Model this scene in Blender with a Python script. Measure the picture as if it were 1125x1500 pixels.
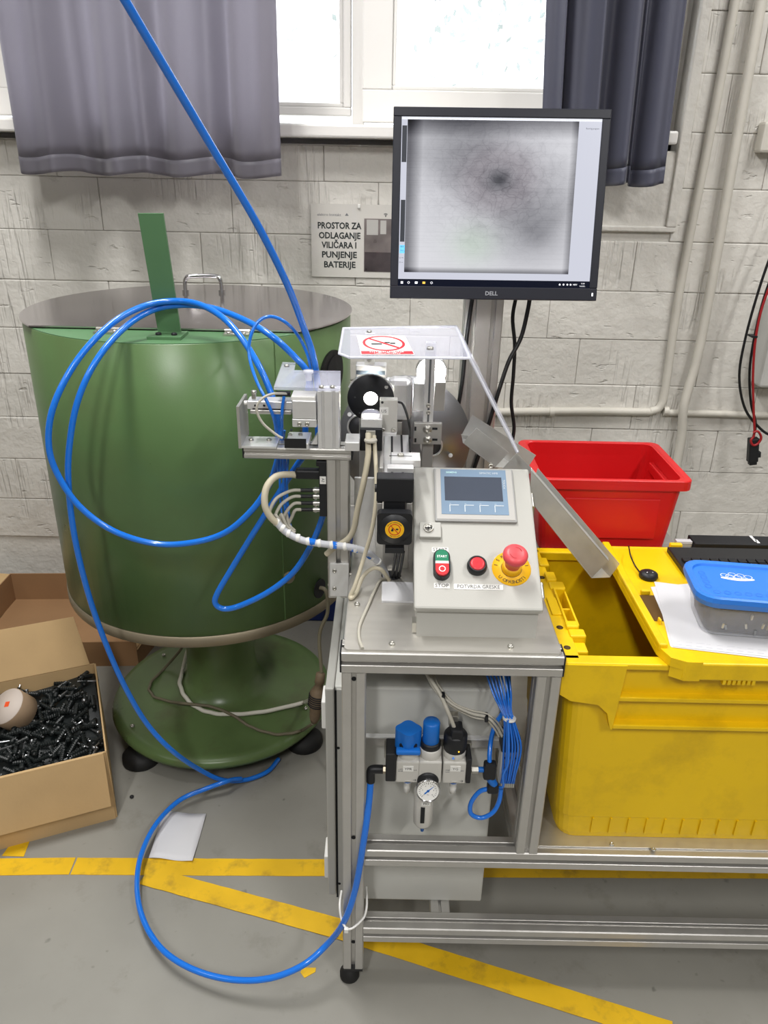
import bpy, bmesh, math, random
from mathutils import Vector, Matrix, Quaternion
random.seed(7)
for o in list(bpy.data.objects): bpy.data.objects.remove(o, do_unlink=True)
scene = bpy.context.scene
COL = scene.collection
V = Vector
# ------------------------------------------------------------------ camera
PITCH, ROLL, FPX, CAMH = math.radians(24.38), math.radians(1.143), 1130.0, 1.531
cp, sp, cr, sr = math.cos(PITCH), math.sin(PITCH), math.cos(ROLL), math.sin(ROLL)
FWD = V((0, cp, -sp)); R0 = V((1, 0, 0)); D0 = V((0, -sp, -cp))
CX = R0*cr - D0*sr; CD = R0*sr + D0*cr
cam = bpy.data.cameras.new('camera'); camo = bpy.data.objects.new('camera', cam); COL.objects.link(camo)
camo.matrix_world = Matrix(((CX.x, -CD.x, -FWD.x, 0), (CX.y, -CD.y, -FWD.y, 0), (CX.z, -CD.z, -FWD.z, CAMH), (0, 0, 0, 1)))
cam.sensor_fit = 'VERTICAL'; cam.sensor_height = 24; cam.sensor_width = 18; cam.lens = FPX/1500*24
cam.clip_start = .02; cam.clip_end = 100
scene.camera = camo
# ------------------------------------------------------------------ world, lamps, exposure
w = bpy.data.worlds.new('sky'); scene.world = w; w.use_nodes = True
wn = w.node_tree.nodes; wl = w.node_tree.links
bg = wn['Background']; bg.inputs[0].default_value = (.93, .96, 1, 1); bg.inputs[1].default_value = 3.4
LAMPS = [(-.7, 1.4, 78), (1.7, 1.25, 50), (-.7, -1.5, 85), (1.7, -1.5, 75), (3.7, -.2, 16), (-3.1, -.2, 16)]
CEIL = 3.5
for i, (lx, ly, pw) in enumerate(LAMPS):
    l = bpy.data.lights.new('tube_light', 'AREA'); l.shape = 'RECTANGLE'; l.size = .22; l.size_y = 1.2; l.energy = pw
    l.color = (1, .985, .968)
    lo = bpy.data.objects.new('tube_light', l); COL.objects.link(lo); lo.location = (lx, ly, CEIL-.112)
scene.view_settings.view_transform = 'Standard'; scene.view_settings.look = 'None'
scene.view_settings.gamma = 1; scene.view_settings.use_curve_mapping = False
scene.view_settings.exposure = -0.17
# ------------------------------------------------------------------ pixel -> place helpers (1125 x 1500 frame)
def ray(x, y):
    u, v = x-562.5, y-750
    u, v = (u*cr + v*sr)/FPX, (-u*sr + v*cr)/FPX
    return V((u, cp - v*sp, -sp - v*cp))
CAM = V((0, 0, CAMH))
def AY(x, y, Y): d = ray(x, y); return CAM + d*(Y/d.y)
def AZ(x, y, z): d = ray(x, y); return CAM + d*((z-CAMH)/d.z)
def ACY(x, y, c, R):
    d = ray(x, y); a = d.x**2+d.y**2; b = -(d.x*c[0]+d.y*c[1]); k = c[0]**2+c[1]**2-R*R
    return CAM + d*((-b-math.sqrt(max(b*b-a*k, 0)))/a)
# ------------------------------------------------------------------ materials
def lin(c):
    return tuple(((v/255)/12.92 if v/255 <= .04045 else (((v/255)+.055)/1.055)**2.4) for v in c)
MATS = {}
def mat(name, rgb, rough=.5, metal=0, var=0, vscale=20, bump=0, bscale=200, trans=0, emit=0, alpha=1, coat=0, stretch=None, ior=1.45, dirt=None, dscale=6):
    if name in MATS: return MATS[name]
    m = bpy.data.materials.new(name); m.use_nodes = True; MATS[name] = m
    n = m.node_tree.nodes; L = m.node_tree.links; b = n['Principled BSDF']
    c = lin(rgb)+(1,)
    b.inputs['Base Color'].default_value = c; b.inputs['Roughness'].default_value = rough; b.inputs['Metallic'].default_value = metal
    b.inputs['IOR'].default_value = ior
    if trans: b.inputs['Transmission Weight'].default_value = trans
    if coat: b.inputs['Coat Weight'].default_value = coat
    if alpha < 1: b.inputs['Alpha'].default_value = alpha
    if emit: b.inputs['Emission Color'].default_value = c; b.inputs['Emission Strength'].default_value = emit
    tc = None
    def coord():
        nonlocal tc
        if tc is None:
            t = n.new('ShaderNodeTexCoord'); mp = n.new('ShaderNodeMapping'); L.new(t.outputs['Object'], mp.inputs[0])
            if stretch: mp.inputs['Scale'].default_value = stretch
            tc = mp.outputs[0]
        return tc
    last = None
    if var:
        nz = n.new('ShaderNodeTexNoise'); nz.inputs['Scale'].default_value = vscale; nz.inputs['Detail'].default_value = 5
        L.new(coord(), nz.inputs['Vector'])
        hs = n.new('ShaderNodeMix'); hs.data_type = 'RGBA'
        hs.inputs[6].default_value = tuple(max(0, x*(1-var)) for x in c[:3])+(1,)
        hs.inputs[7].default_value = tuple(min(1, x*(1+var)) for x in c[:3])+(1,)
        mr = n.new('ShaderNodeMapRange'); mr.inputs[1].default_value = .3; mr.inputs[2].default_value = .7
        L.new(nz.outputs[0], mr.inputs[0]); L.new(mr.outputs[0], hs.inputs[0])
        last = hs.outputs[2]
        rr = n.new('ShaderNodeMapRange'); rr.inputs[3].default_value = max(.02, rough-.08); rr.inputs[4].default_value = min(1, rough+.1)
        L.new(nz.outputs[0], rr.inputs[0]); L.new(rr.outputs[0], b.inputs['Roughness'])
    if dirt:
        nz = n.new('ShaderNodeTexNoise'); nz.inputs['Scale'].default_value = dscale; nz.inputs['Detail'].default_value = 8; nz.inputs['Roughness'].default_value = .65
        L.new(coord(), nz.inputs['Vector'])
        mr = n.new('ShaderNodeMapRange'); mr.inputs[1].default_value = .52; mr.inputs[2].default_value = .75; mr.inputs[4].default_value = dirt[1]
        L.new(nz.outputs[0], mr.inputs[0])
        mx = n.new('ShaderNodeMix'); mx.data_type = 'RGBA'
        if last: L.new(last, mx.inputs[6])
        else: mx.inputs[6].default_value = c
        mx.inputs[7].default_value = lin(dirt[0])+(1,)
        L.new(mr.outputs[0], mx.inputs[0]); last = mx.outputs[2]
    if last: L.new(last, b.inputs['Base Color'])
    if bump:
        nz = n.new('ShaderNodeTexNoise'); nz.inputs['Scale'].default_value = bscale; nz.inputs['Detail'].default_value = 3
        L.new(coord(), nz.inputs['Vector'])
        bp = n.new('ShaderNodeBump'); bp.inputs['Strength'].default_value = bump; bp.inputs['Distance'].default_value = .002
        L.new(nz.outputs[0], bp.inputs['Height']); L.new(bp.outputs[0], b.inputs['Normal'])
    return m
ALU = mat('anodised aluminium', (194, 192, 188), .36, .75, var=.04, vscale=30)
ALUB = mat('bright milled aluminium', (228, 228, 228), .32, .6, var=.04, vscale=40)
STEEL = mat('brushed stainless sheet', (206, 203, 196), .34, .75, var=.05, vscale=9, stretch=(1, 8, 8))
LIDSTEEL = mat('worn stainless lid', (196, 190, 192), .13, .95, var=.1, vscale=4)
CHROME = mat('chrome', (215, 215, 215), .15, 1)
ZINC = mat('zinc screw', (190, 188, 180), .3, .9)
GREEN = mat('green machine enamel', (86, 114, 70), .3, 0, var=.07, vscale=5, bump=.05, bscale=400, dirt=((84, 98, 62), .5), dscale=4)
GREEN2 = mat('green bracket enamel', (86, 124, 86), .36, 0, var=.06, vscale=8)
GREENB = mat('green base enamel oily', (92, 114, 70), .3, 0, var=.12, vscale=6, dirt=((82, 78, 58), .7), dscale=7)
BAND = mat('dirty steel band', (138, 128, 108), .5, .5, var=.1, vscale=10)
BLACK = mat('black plastic', (24, 25, 28), .45)
BLACKM = mat('matt black', (20, 21, 25), .6)
RUBBER = mat('black rubber', (22, 22, 22), .65)
NAVY = mat('dark monitor plastic', (28, 30, 40), .4)
BLUE = mat('blue polyurethane hose', (24, 112, 214), .22, 0, coat=.4)
BLUEP = mat('blue plastic knob', (22, 104, 190), .38)
WHITEP = mat('white plastic', (225, 224, 220), .45)
GREYP = mat('light grey enamel', (174, 173, 167), .42, bump=.06, bscale=600)
GREYC = mat('cabinet grey enamel', (190, 190, 184), .5, var=.03, vscale=6)
GREYCAB = mat('grey cable jacket', (176, 172, 160), .5)
BEIGECAB = mat('beige cable jacket', (190, 182, 160), .5)
WHITECAB = mat('white cable jacket', (215, 212, 200), .5)
DIRTYCAB = mat('dirty grey cable jacket', (112, 106, 86), .6)
BLACKCAB = mat('black cable jacket', (18, 18, 20), .45)
REDCAB = mat('red cable jacket', (150, 26, 30), .45)
PAPER = mat('white paper', (206, 206, 209), .7, var=.02, vscale=5)
DARKINK = mat('dark print ink', (40, 46, 46), .7)
WHITEINK = mat('white print ink', (240, 240, 240), .6)
GREYINK = mat('grey print ink', (120, 122, 126), .6)
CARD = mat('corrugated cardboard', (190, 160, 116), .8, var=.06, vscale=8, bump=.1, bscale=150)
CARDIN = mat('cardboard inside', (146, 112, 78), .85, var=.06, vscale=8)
REDP = mat('red crate plastic', (204, 24, 28), .35, var=.05, vscale=5)
YELP = mat('yellow crate plastic', (228, 188, 8), .4, var=.05, vscale=6, dirt=((150, 116, 20), .38), dscale=9, bump=.06, bscale=300)
YELS = mat('yellow sticker', (240, 182, 20), .5)
TAPE = mat('yellow floor tape', (218, 174, 18), .55, var=.1, vscale=10, dirt=((130, 104, 40), .75), dscale=16)
WHITEPAINT = mat('window white lacquer', (226, 224, 220), .35)
PIPE = mat('painted conduit', (198, 194, 184), .45, var=.04, vscale=15, bump=.15, bscale=60)
SOCKET = mat('pale grey plastic', (190, 190, 186), .5)
# ------------------------------------------------------------------ mesh builder
class MB:
    def __init__(s): s.v = []; s.f = []; s.mi = []; s.sm = []
    def add(s, vs, fs, mi=0, smooth=False, M=None):
        k = len(s.v)
        s.v += [(M @ V(p)) if M else V(p) for p in vs]
        for f in fs: s.f.append([i+k for i in f]); s.mi.append(mi); s.sm.append(smooth)
        return s
    def box(s, a, b, M=None, mi=0, bev=0):
        x0, x1 = sorted((a[0], b[0])); y0, y1 = sorted((a[1], b[1])); z0, z1 = sorted((a[2], b[2]))
        if bev <= 0 or min(x1-x0, y1-y0, z1-z0) < bev*2.05:
            vs = [(x, y, z) for z in (z0, z1) for y in (y0, y1) for x in (x0, x1)]
            fs = [(0, 2, 3, 1), (4, 5, 7, 6), (0, 1, 5, 4), (2, 6, 7, 3), (0, 4, 6, 2), (1, 3, 7, 5)]
            return s.add(vs, fs, mi, False, M)
        bm = bmesh.new(); bmesh.ops.create_cube(bm, size=1)
        for v in bm.verts: v.co = V(((x0+x1)/2+v.co.x*(x1-x0), (y0+y1)/2+v.co.y*(y1-y0), (z0+z1)/2+v.co.z*(z1-z0)))
        bmesh.ops.bevel(bm, geom=bm.edges[:]+bm.verts[:], offset=bev, segments=2, affect='EDGES', profile=.5)
        bm.verts.index_update()
        s.add([v.co.copy() for v in bm.verts], [[v.index for v in f.verts] for f in bm.faces], mi, False, M); bm.free()
        return s
    def cyl(s, p0, p1, r0, r1=None, n=20, mi=0, caps=True, M=None):
        r1 = r0 if r1 is None else r1
        p0, p1 = V(p0), V(p1); ax = (p1-p0).normalized()
        u = ax.orthogonal().normalized(); w_ = ax.cross(u)
        vs = []
        for p, r in ((p0, r0), (p1, r1)):
            for i in range(n):
                a = 2*math.pi*i/n; vs.append(p+u*(r*math.cos(a))+w_*(r*math.sin(a)))
        s.add(vs, [(i, (i+1) % n, n+(i+1) % n, n+i) for i in range(n)], mi, n > 8, M)
        if caps:
            s.add(vs[:n], [list(range(n))[::-1]], mi, False, M); s.add(vs[n:], [list(range(n))], mi, False, M)
        return s
    def lathe(s, prof, c=(0, 0, 0), ax=(0, 0, 1), n=32, mi=0, M=None, smooth=True, caps=True):
        ax = V(ax).normalized(); u = ax.orthogonal().normalized(); w_ = ax.cross(u); c = V(c); vs = []; fs = []
        for r, h in prof:
            for i in range(n):
                a = 2*math.pi*i/n; vs.append(c+ax*h+u*(r*math.cos(a))+w_*(r*math.sin(a)))
        for j in range(len(prof)-1):
            for i in range(n):
                fs.append((j*n+i, j*n+(i+1) % n, (j+1)*n+(i+1) % n, (j+1)*n+i))
        s.add(vs, fs, mi, smooth, M)
        for j, fl in ((0, True), (len(prof)-1, False)):
            if caps and prof[j][0] > 1e-5:
                ring = vs[j*n:(j+1)*n]; s.add(ring, [list(range(n))[::-1] if fl else list(range(n))], mi, False, M)
        return s
    def tube(s, pts, r, n=10, mi=0, res=6, caps=True, spline=True, M=None):
        P = [V(p) for p in pts]
        if spline and len(P) > 2:
            Q = []
            E = [P[0]*2-P[1]]+P+[P[-1]*2-P[-2]]
            for i in range(1, len(E)-2):
                a, b, c, d = E[i-1:i+3]
                for k in range(res):
                    t = k/res
                    Q.append(.5*((2*b)+(c-a)*t+(2*a-5*b+4*c-d)*t*t+(3*b-a-3*c+d)*t**3))
            Q.append(P[-1]); P = Q
        T = [(P[min(i+1, len(P)-1)]-P[max(i-1, 0)]).normalized() for i in range(len(P))]
        u = T[0].orthogonal().normalized(); vs = []; fs = []
        for i, p in enumerate(P):
            u = (u-T[i]*u.dot(T[i])); u = u.normalized() if u.length > 1e-6 else T[i].orthogonal().normalized()
            w_ = T[i].cross(u); rr = r(i/(len(P)-1)) if callable(r) else r
            for k in range(n):
                a = 2*math.pi*k/n; vs.append(p+u*(rr*math.cos(a))+w_*(rr*math.sin(a)))
        for i in range(len(P)-1):
            for k in range(n): fs.append((i*n+k, i*n+(k+1) % n, (i+1)*n+(k+1) % n, (i+1)*n+k))
        s.add(vs, fs, mi, True, M)
        if caps: s.add(vs[:n], [list(range(n))[::-1]], mi, False, M); s.add(vs[-n:], [list(range(n))], mi, False, M)
        return s
    def prism(s, poly, M, h, mi=0):            # poly in local xy, extruded to local z = h
        n = len(poly); vs = [(x, y, 0) for x, y in poly]+[(x, y, h) for x, y in poly]
        fs = [list(range(n))[::-1], list(range(n, 2*n))]+[(i, (i+1) % n, n+(i+1) % n, n+i) for i in range(n)]
        return s.add(vs, fs, mi, False, M)
    def quad(s, a, b, c, d, mi=0): return s.add([a, b, c, d], [(0, 1, 2, 3)], mi)
    def slab(s, pts, t, mi=0):                   # 4+ coplanar points given a thickness along the normal
        P = [V(p) for p in pts]; nrm = (P[1]-P[0]).cross(P[2]-P[0]).normalized()*t; n = len(P)
        return s.add(P+[p+nrm for p in P], [list(range(n))[::-1], list(range(n, 2*n))]+[(i, (i+1) % n, n+(i+1) % n, n+i) for i in range(n)], mi)
    def build(s, name, m, parent=None, label=None, cat=None, group=None, kind=None, smooth_angle=None):
        me = bpy.data.meshes.new(name); me.from_pydata([tuple(p) for p in s.v], [], s.f)
        for mm in (m if isinstance(m, (list, tuple)) else [m]): me.materials.append(mm)
        me.polygons.foreach_set('material_index', s.mi); me.polygons.foreach_set('use_smooth', s.sm)
        me.validate(); me.update()
        bm = bmesh.new(); bm.from_mesh(me); bmesh.ops.recalc_face_normals(bm, faces=bm.faces); bm.to_mesh(me); bm.free()
        return link(bpy.data.objects.new(name, me), parent, label, cat, group, kind)
def link(o, parent=None, label=None, cat=None, group=None, kind=None):
    COL.objects.link(o)
    if parent:
        o.parent = parent; o.matrix_parent_inverse = Matrix.Identity(4)
        M = Matrix.Identity(4); q = parent
        while q: M = q.matrix_basis @ M; q = q.parent
        o.matrix_basis = M.inverted()
    tag(o, label, cat, group, kind); return o
def tag(o, label=None, cat=None, group=None, kind=None):
    if label: o['label'] = label
    if cat: o['category'] = cat
    if group: o['group'] = group
    if kind: o['kind'] = kind
    return o
def thing(name, loc, label, cat, group=None, kind=None):
    o = bpy.data.objects.new(name, None); o.empty_display_size = .05; COL.objects.link(o); o.location = loc
    return tag(o, label, cat, group, kind)
def bx(name, m, parent, a, b, bev=.0, M=None, **k): return MB().box(a, b, M, 0, bev).build(name, m, parent, **k)
def cyl(name, m, parent, p0, p1, r, r1=None, n=20, **k): return MB().cyl(p0, p1, r, r1, n).build(name, m, parent, **k)
def tube(name, m, parent, pts, r, n=10, **k): return MB().tube(pts, r, n).build(name, m, parent, **k)
def frame(o, x, y):                              # local frame: origin, x axis, y axis -> matrix (z = x cross y)
    x = V(x).normalized(); z = x.cross(V(y)).normalized(); y = z.cross(x)
    return Matrix(((x.x, y.x, z.x, o[0]), (x.y, y.y, z.y, o[1]), (x.z, y.z, z.z, o[2]), (0, 0, 0, 1)))
def text(s, size, M, m, parent, name='lettering', align='CENTER', bold=.0, sx=1, maxw=None, label=None):
    c = bpy.data.curves.new('t', 'FONT'); c.body = s; c.size = size; c.align_x = align; c.align_y = 'CENTER'; c.offset = bold*size; c.resolution_u = 2
    t = bpy.data.objects.new('t', c); COL.objects.link(t)
    bpy.context.view_layer.update()
    me = bpy.data.meshes.new_from_object(t.evaluated_get(bpy.context.evaluated_depsgraph_get()))
    bpy.data.objects.remove(t, do_unlink=True); bpy.data.curves.remove(c)
    if maxw and len(me.vertices):
        xs = [v.co.x for v in me.vertices]; sx = maxw/max(1e-6, max(xs)-min(xs))
    me.transform(M @ Matrix.Diagonal((sx, 1, 1, 1))); me.materials.clear(); me.materials.append(m)
    me.name = name
    return link(bpy.data.objects.new(name, me), parent, label)
def shape2d(name, polys, M, m, parent, lift=0):
    b = MB()
    for p in polys: b.add([(x, y, lift) for x, y in p], [list(range(len(p)))], 0, False, M)
    return b.build(name, m, parent)
def ring2d(r0, r1, n=40, cx=0, cy=0, a0=0, a1=2*math.pi, ry=1):
    out = []
    for i in range(n):
        a, b = a0+(a1-a0)*i/n, a0+(a1-a0)*(i+1)/n
        out.append([(cx+r0*math.cos(a), cy+ry*r0*math.sin(a)), (cx+r1*math.cos(a), cy+ry*r1*math.sin(a)), (cx+r1*math.cos(b), cy+ry*r1*math.sin(b)), (cx+r0*math.cos(b), cy+ry*r0*math.sin(b))])
    return out
def disc2d(r, n=32, cx=0, cy=0, ry=1): return [[(cx+r*math.cos(2*math.pi*i/n), cy+ry*r*math.sin(2*math.pi*i/n)) for i in range(n)]]
def rect2d(x0, y0, x1, y1): return [(x0, y0), (x1, y0), (x1, y1), (x0, y1)]
def scribble(w_, h_, n, seed, cx=0, cy=0):   # print too small to read: short uneven dashes
    rnd = random.Random(seed); out = []; st = w_/n
    for i in range(n):
        x = cx-w_/2+st*i; k = rnd.uniform(.45, .85); y0 = cy-h_/2+rnd.uniform(0, .35)*h_; out.append(rect2d(x, y0, x+st*k, min(cy+h_/2, y0+h_*rnd.uniform(.35, .9))))
    return out
def rrect(w_, h_, r, n=5, cx=0, cy=0):
    out = []
    for (sx, sy, a0) in ((1, 1, 0), (-1, 1, 90), (-1, -1, 180), (1, -1, 270)):
        for k in range(n+1):
            a = math.radians(a0+90*k/n); out.append((cx+sx*(w_/2-r)+r*math.cos(a), cy+sy*(h_/2-r)+r*math.sin(a)))
    return out
def extr(name, p0, axis, up, length, w_=.04, h_=.04, parent=None, m=None, nw=1, nh=1, slot=None):
    """T-slot profile: p0 = centre of the start face, extruded along axis; nw / nh slots on the faces."""
    slot = slot or .2*min(w_/nw, h_/nh); dp = .24*min(w_/nw, h_/nh)
    poly = []
    def side(a, b, n):                          # walk from a to b with n slots cut inwards (left of travel)
        ax, ay = b[0]-a[0], b[1]-a[1]; L_ = math.hypot(ax, ay); ax /= L_; ay /= L_; nx, ny = -ay, ax
        c = .0019
        poly.append((a[0]+ax*c, a[1]+ay*c))
        for k in range(n):
            mid = L_*(k+.5)/n
            for t, dd in ((mid-slot/2-.0008, 0), (mid-slot/2, .0008), (mid-slot/2, dp), (mid+slot/2, dp), (mid+slot/2, .0008), (mid+slot/2+.0008, 0)):
                poly.append((a[0]+ax*t+nx*dd, a[1]+ay*t+ny*dd))
        poly.append((b[0]-ax*c, b[1]-ay*c))
    a, b = w_/2, h_/2
    side((-a, -b), (a, -b), nw); side((a, -b), (a, b), nh); side((a, b), (-a, b), nw); side((-a, b), (-a, -b), nh)
    z = V(axis).normalized(); y = V(up).normalized(); x = y.cross(z)
    M = Matrix(((x.x, y.x, z.x, p0[0]), (x.y, y.y, z.y, p0[1]), (x.z, y.z, z.z, p0[2]), (0, 0, 0, 1)))
    mb = MB(); n = len(poly)
    vs = [(px, py, 0) for px, py in poly]+[(px, py, length) for px, py in poly]
    mb.add(vs, [(i, (i+1) % n, n+(i+1) % n, n+i) for i in range(n)]+[list(range(n))[::-1], list(range(n, 2*n))], 0, False, M)
    return mb.build(name, m or ALU, parent)
def screw(parent, p, nrm, r=.005, name='screw', m=None):
    p = V(p); nrm = V(nrm).normalized(); b = MB()
    b.lathe([(r, 0), (r, r*.5), (r*.85, r*.75), (r*.45, r*.78), (r*.4, r*.45), (0, r*.45)], p, nrm, 14)
    return b.build(name, m or ZINC, parent)
#=====SETTING=====
# ------------------------------------------------------------------ the room
WALL = 2.61
XL, XR, YF = -4.0, 4.6, -3.6
def floor_material():
    m = bpy.data.materials.new('grey epoxy floor'); m.use_nodes = True; n = m.node_tree.nodes; L = m.node_tree.links; b = n['Principled BSDF']
    t = n.new('ShaderNodeTexCoord')
    def noise(s, d=5, r=.55):
        z = n.new('ShaderNodeTexNoise'); z.inputs['Scale'].default_value = s; z.inputs['Detail'].default_value = d; z.inputs['Roughness'].default_value = r; L.new(t.outputs['Object'], z.inputs[0]); return z.outputs[0]
    def ramp(src, a, b_, c0, c1):
        r = n.new('ShaderNodeValToRGB'); r.color_ramp.elements[0].position = a; r.color_ramp.elements[1].position = b_
        r.color_ramp.elements[0].color = c0; r.color_ramp.elements[1].color = c1; L.new(src, r.inputs[0]); return r.outputs[0]
    base = ramp(noise(2.2), .3, .7, lin((128, 126, 119))+(1,), lin((144, 142, 134))+(1,))
    spots = ramp(noise(38, 2, .4), .2, .29, (0, 0, 0, 1), (1, 1, 1, 1))
    smear = ramp(noise(5, 9, .7), .56, .74, (1, 1, 1, 1), (.62, .6, .56, 1))
    m1 = n.new('ShaderNodeMix'); m1.data_type = 'RGBA'; m1.blend_type = 'MULTIPLY'; m1.inputs[0].default_value = .8; L.new(base, m1.inputs[6]); L.new(smear, m1.inputs[7])
    m2 = n.new('ShaderNodeMix'); m2.data_type = 'RGBA'; m2.blend_type = 'MULTIPLY'; m2.inputs[0].default_value = .45; L.new(m1.outputs[2], m2.inputs[6]); L.new(spots, m2.inputs[7])
    L.new(m2.outputs[2], b.inputs['Base Color'])
    rr = n.new('ShaderNodeMapRange'); rr.inputs[3].default_value = .32; rr.inputs[4].default_value = .5; L.new(noise(8), rr.inputs[0]); L.new(rr.outputs[0], b.inputs['Roughness'])
    bp = n.new('ShaderNodeBump'); bp.inputs['Strength'].default_value = .05; bp.inputs['Distance'].default_value = .004; L.new(noise(30), bp.inputs['Height']); L.new(bp.outputs[0], b.inputs['Normal'])
    return m
def wall_material(name, streaks=True):
    m = bpy.data.materials.new(name); m.use_nodes = True; n = m.node_tree.nodes; L = m.node_tree.links; b = n['Principled BSDF']
    b.inputs['Roughness'].default_value = .5
    t = n.new('ShaderNodeTexCoord')
    def noise(s, d=5, r=.55, sc=None, kind='ShaderNodeTexNoise'):
        z = n.new(kind); z.inputs['Scale'].default_value = s; z.inputs['Detail'].default_value = d
        src = t.outputs['Object']
        if sc: mp = n.new('ShaderNodeMapping'); mp.inputs['Scale'].default_value = sc; L.new(src, mp.inputs[0]); src = mp.outputs[0]
        L.new(src, z.inputs[0]); return z.outputs[0]
    r = n.new('ShaderNodeValToRGB'); r.color_ramp.elements[0].position = .25; r.color_ramp.elements[1].position = .75
    r.color_ramp.elements[0].color = lin((200, 197, 190))+(1,); r.color_ramp.elements[1].color = lin((217, 214, 207))+(1,)
    L.new(noise(3), r.inputs[0]); L.new(r.outputs[0], b.inputs['Base Color'])
    def mth(op, a, b_=None, v=None):
        x = n.new('ShaderNodeMath'); x.operation = op; L.new(a, x.inputs[0])
        if b_ is not None: L.new(b_, x.inputs[1])
        if v is not None: x.inputs[1].default_value = v
        return x.outputs[0]
    h = mth('ADD', mth('MULTIPLY', noise(9, 4), v=1.5), mth('MULTIPLY', noise(55, 4), v=.45))
    if streaks:
        gate = n.new('ShaderNodeMapRange'); gate.inputs[1].default_value = .52; gate.inputs[2].default_value = .6; L.new(noise(4.5, 1), gate.inputs[0])
        lines = n.new('ShaderNodeMapRange'); lines.inputs[1].default_value = .5; lines.inputs[2].default_value = .68; L.new(noise(1, 2, .5, (70, 1, 5)), lines.inputs[0])
        h = mth('SUBTRACT', h, mth('MULTIPLY', mth('MULTIPLY', gate.outputs[0], lines.outputs[0]), v=.7))
        cr_ = n.new('ShaderNodeMapRange'); cr_.inputs[1].default_value = .36; cr_.inputs[2].default_value = .3; L.new(noise(13, 6, .6, (1, 1, 3)), cr_.inputs[0])
        h = mth('SUBTRACT', h, mth('MULTIPLY', cr_.outputs[0], v=.5))
    bp = n.new('ShaderNodeBump'); bp.inputs['Strength'].default_value = .8; bp.inputs['Distance'].default_value = .007
    L.new(h, bp.inputs['Height']); L.new(bp.outputs[0], b.inputs['Normal'])
    return m
WALLM = wall_material('thick painted masonry'); PLAST = wall_material('painted plaster', False)
ROOMW = mat('room wall paint', (136, 132, 126), .7); CEILM = mat('ceiling paint', (140, 138, 134), .8)
bx('floor', floor_material(), None, (XL, YF, -.12), (XR, WALL+.2, 0), kind='structure')
bx('ceiling', CEILM, None, (XL, YF, CEIL), (XR, WALL+.2, CEIL+.1), kind='structure')
bx('wall_left', ROOMW, None, (XL-.15, YF, 0), (XL, WALL+.2, CEIL), kind='structure')
bx('wall_right', ROOMW, None, (XR, YF, 0), (XR+.15, WALL+.2, CEIL), kind='structure')
bx('wall_front', ROOMW, None, (XL, YF-.15, 0), (XR, YF, CEIL), kind='structure')
WZ0, WZ1 = 1.578, 2.7                 # window opening
WX0, WX1 = -2.2, .885
mb = MB()
mb.box((XL, WALL+.007, 0), (XR, WALL+.2, WZ0)); mb.box((XL, WALL+.007, WZ1), (XR, WALL+.2, CEIL))
mb.box((XL, WALL+.007, WZ0), (WX0, WALL+.2, WZ1)); mb.box((WX1, WALL+.007, WZ0), (XR, WALL+.2, WZ1))
wall = mb.build('wall_back', PLAST, None, kind='structure')
# masonry blocks, painted over, joints recessed
ROWH, BL = .157, .46
zr = .06-ROWH; row = 0
while zr < 2.02:
    x = -2.0 + (row % 2)*.17 + random.uniform(-.03, .03)
    while x < 2.0:
        L_ = BL*random.uniform(.9, 1.1); x0, x1 = x+.0004, x+L_-.0004; z0, z1 = max(zr+.0004, .002), zr+ROWH-.0004
        x += L_
        if z1 < .3: continue
        pieces = [(x0, x1, z0, z1)]
        if z1 > WZ0 and x0 < WX1+.02:
            pieces = []
            if z0 < WZ0-.03: pieces.append((x0, min(x1, WX1+.018) if x1 > WX1 and z1 > WZ0 else x1, z0, WZ0-.004))
            if x1 > WX1+.06: pieces.append((WX1+.022, x1, z0, z1))
        for (a, b, c, d) in pieces:
            if b-a < .03: continue
            nich = (a+b)/2 > .3 and (a+b)/2 < .87 and (c+d)/2 > 1.34 and (c+d)/2 < 1.6
            if nich: continue
            dy = random.uniform(-.002, .001)
            bx('block', WALLM, wall, (a, WALL+dy, c), (b, WALL+.012, d), bev=random.uniform(.002, .0042))
    zr += ROWH; row += 1
# pilaster strip right of the window and ledge under the niche
bx('trim_1', PLAST, None, (WX1-.012, WALL-.014, 1.36), (WX1+.02, WALL+.008, 3.4), bev=.004, kind='structure')
bx('trim_2', PLAST, None, (.28, WALL-.012, 1.345), (WX1+.02, WALL+.008, 1.362), bev=.004, kind='structure')
bx('trim_3', PLAST, None, (.28, WALL-.001, 1.362), (WX1-.012, WALL+.008, WZ0-.005), kind='structure')
# ------------------------------------------------------------------ window
WY = WALL+.1
win = thing('window_1', (-.6, WY, WZ0), 'white framed window with frosted daylight between the two curtains', 'window', kind='structure')
zs = AY(531, 179, WY).z; xm0 = AY(531, 170, WY).x; xm1 = AY(514, 120, WY).x
glass = mat('window glass', (240, 245, 250), .02, 0, alpha=.12)
zfp = AY(470, 150, WY).z; zrp = AY(650, 127, WY).z
fr = MB()
fr.box((WX0, WY, WZ0), (WX1, WY+.07, zs-.006)); fr.box((WX0, WY, WZ1-.06), (WX1, WY+.07, WZ1)); fr.box((WX0, WY, WZ0), (WX0+.06, WY+.07, WZ1)); fr.box((WX1-.06, WY, WZ0), (WX1, WY+.07, WZ1))
fr.box((xm1+.004, WY, zs-.006), (xm0+.004, WY+.07, WZ1), None, 0)
fx = -1.12
fr.box((fx-.05, WY, zs-.006), (fx, WY+.07, WZ1))
fr.build('window_frame', WHITEPAINT, win)
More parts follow.
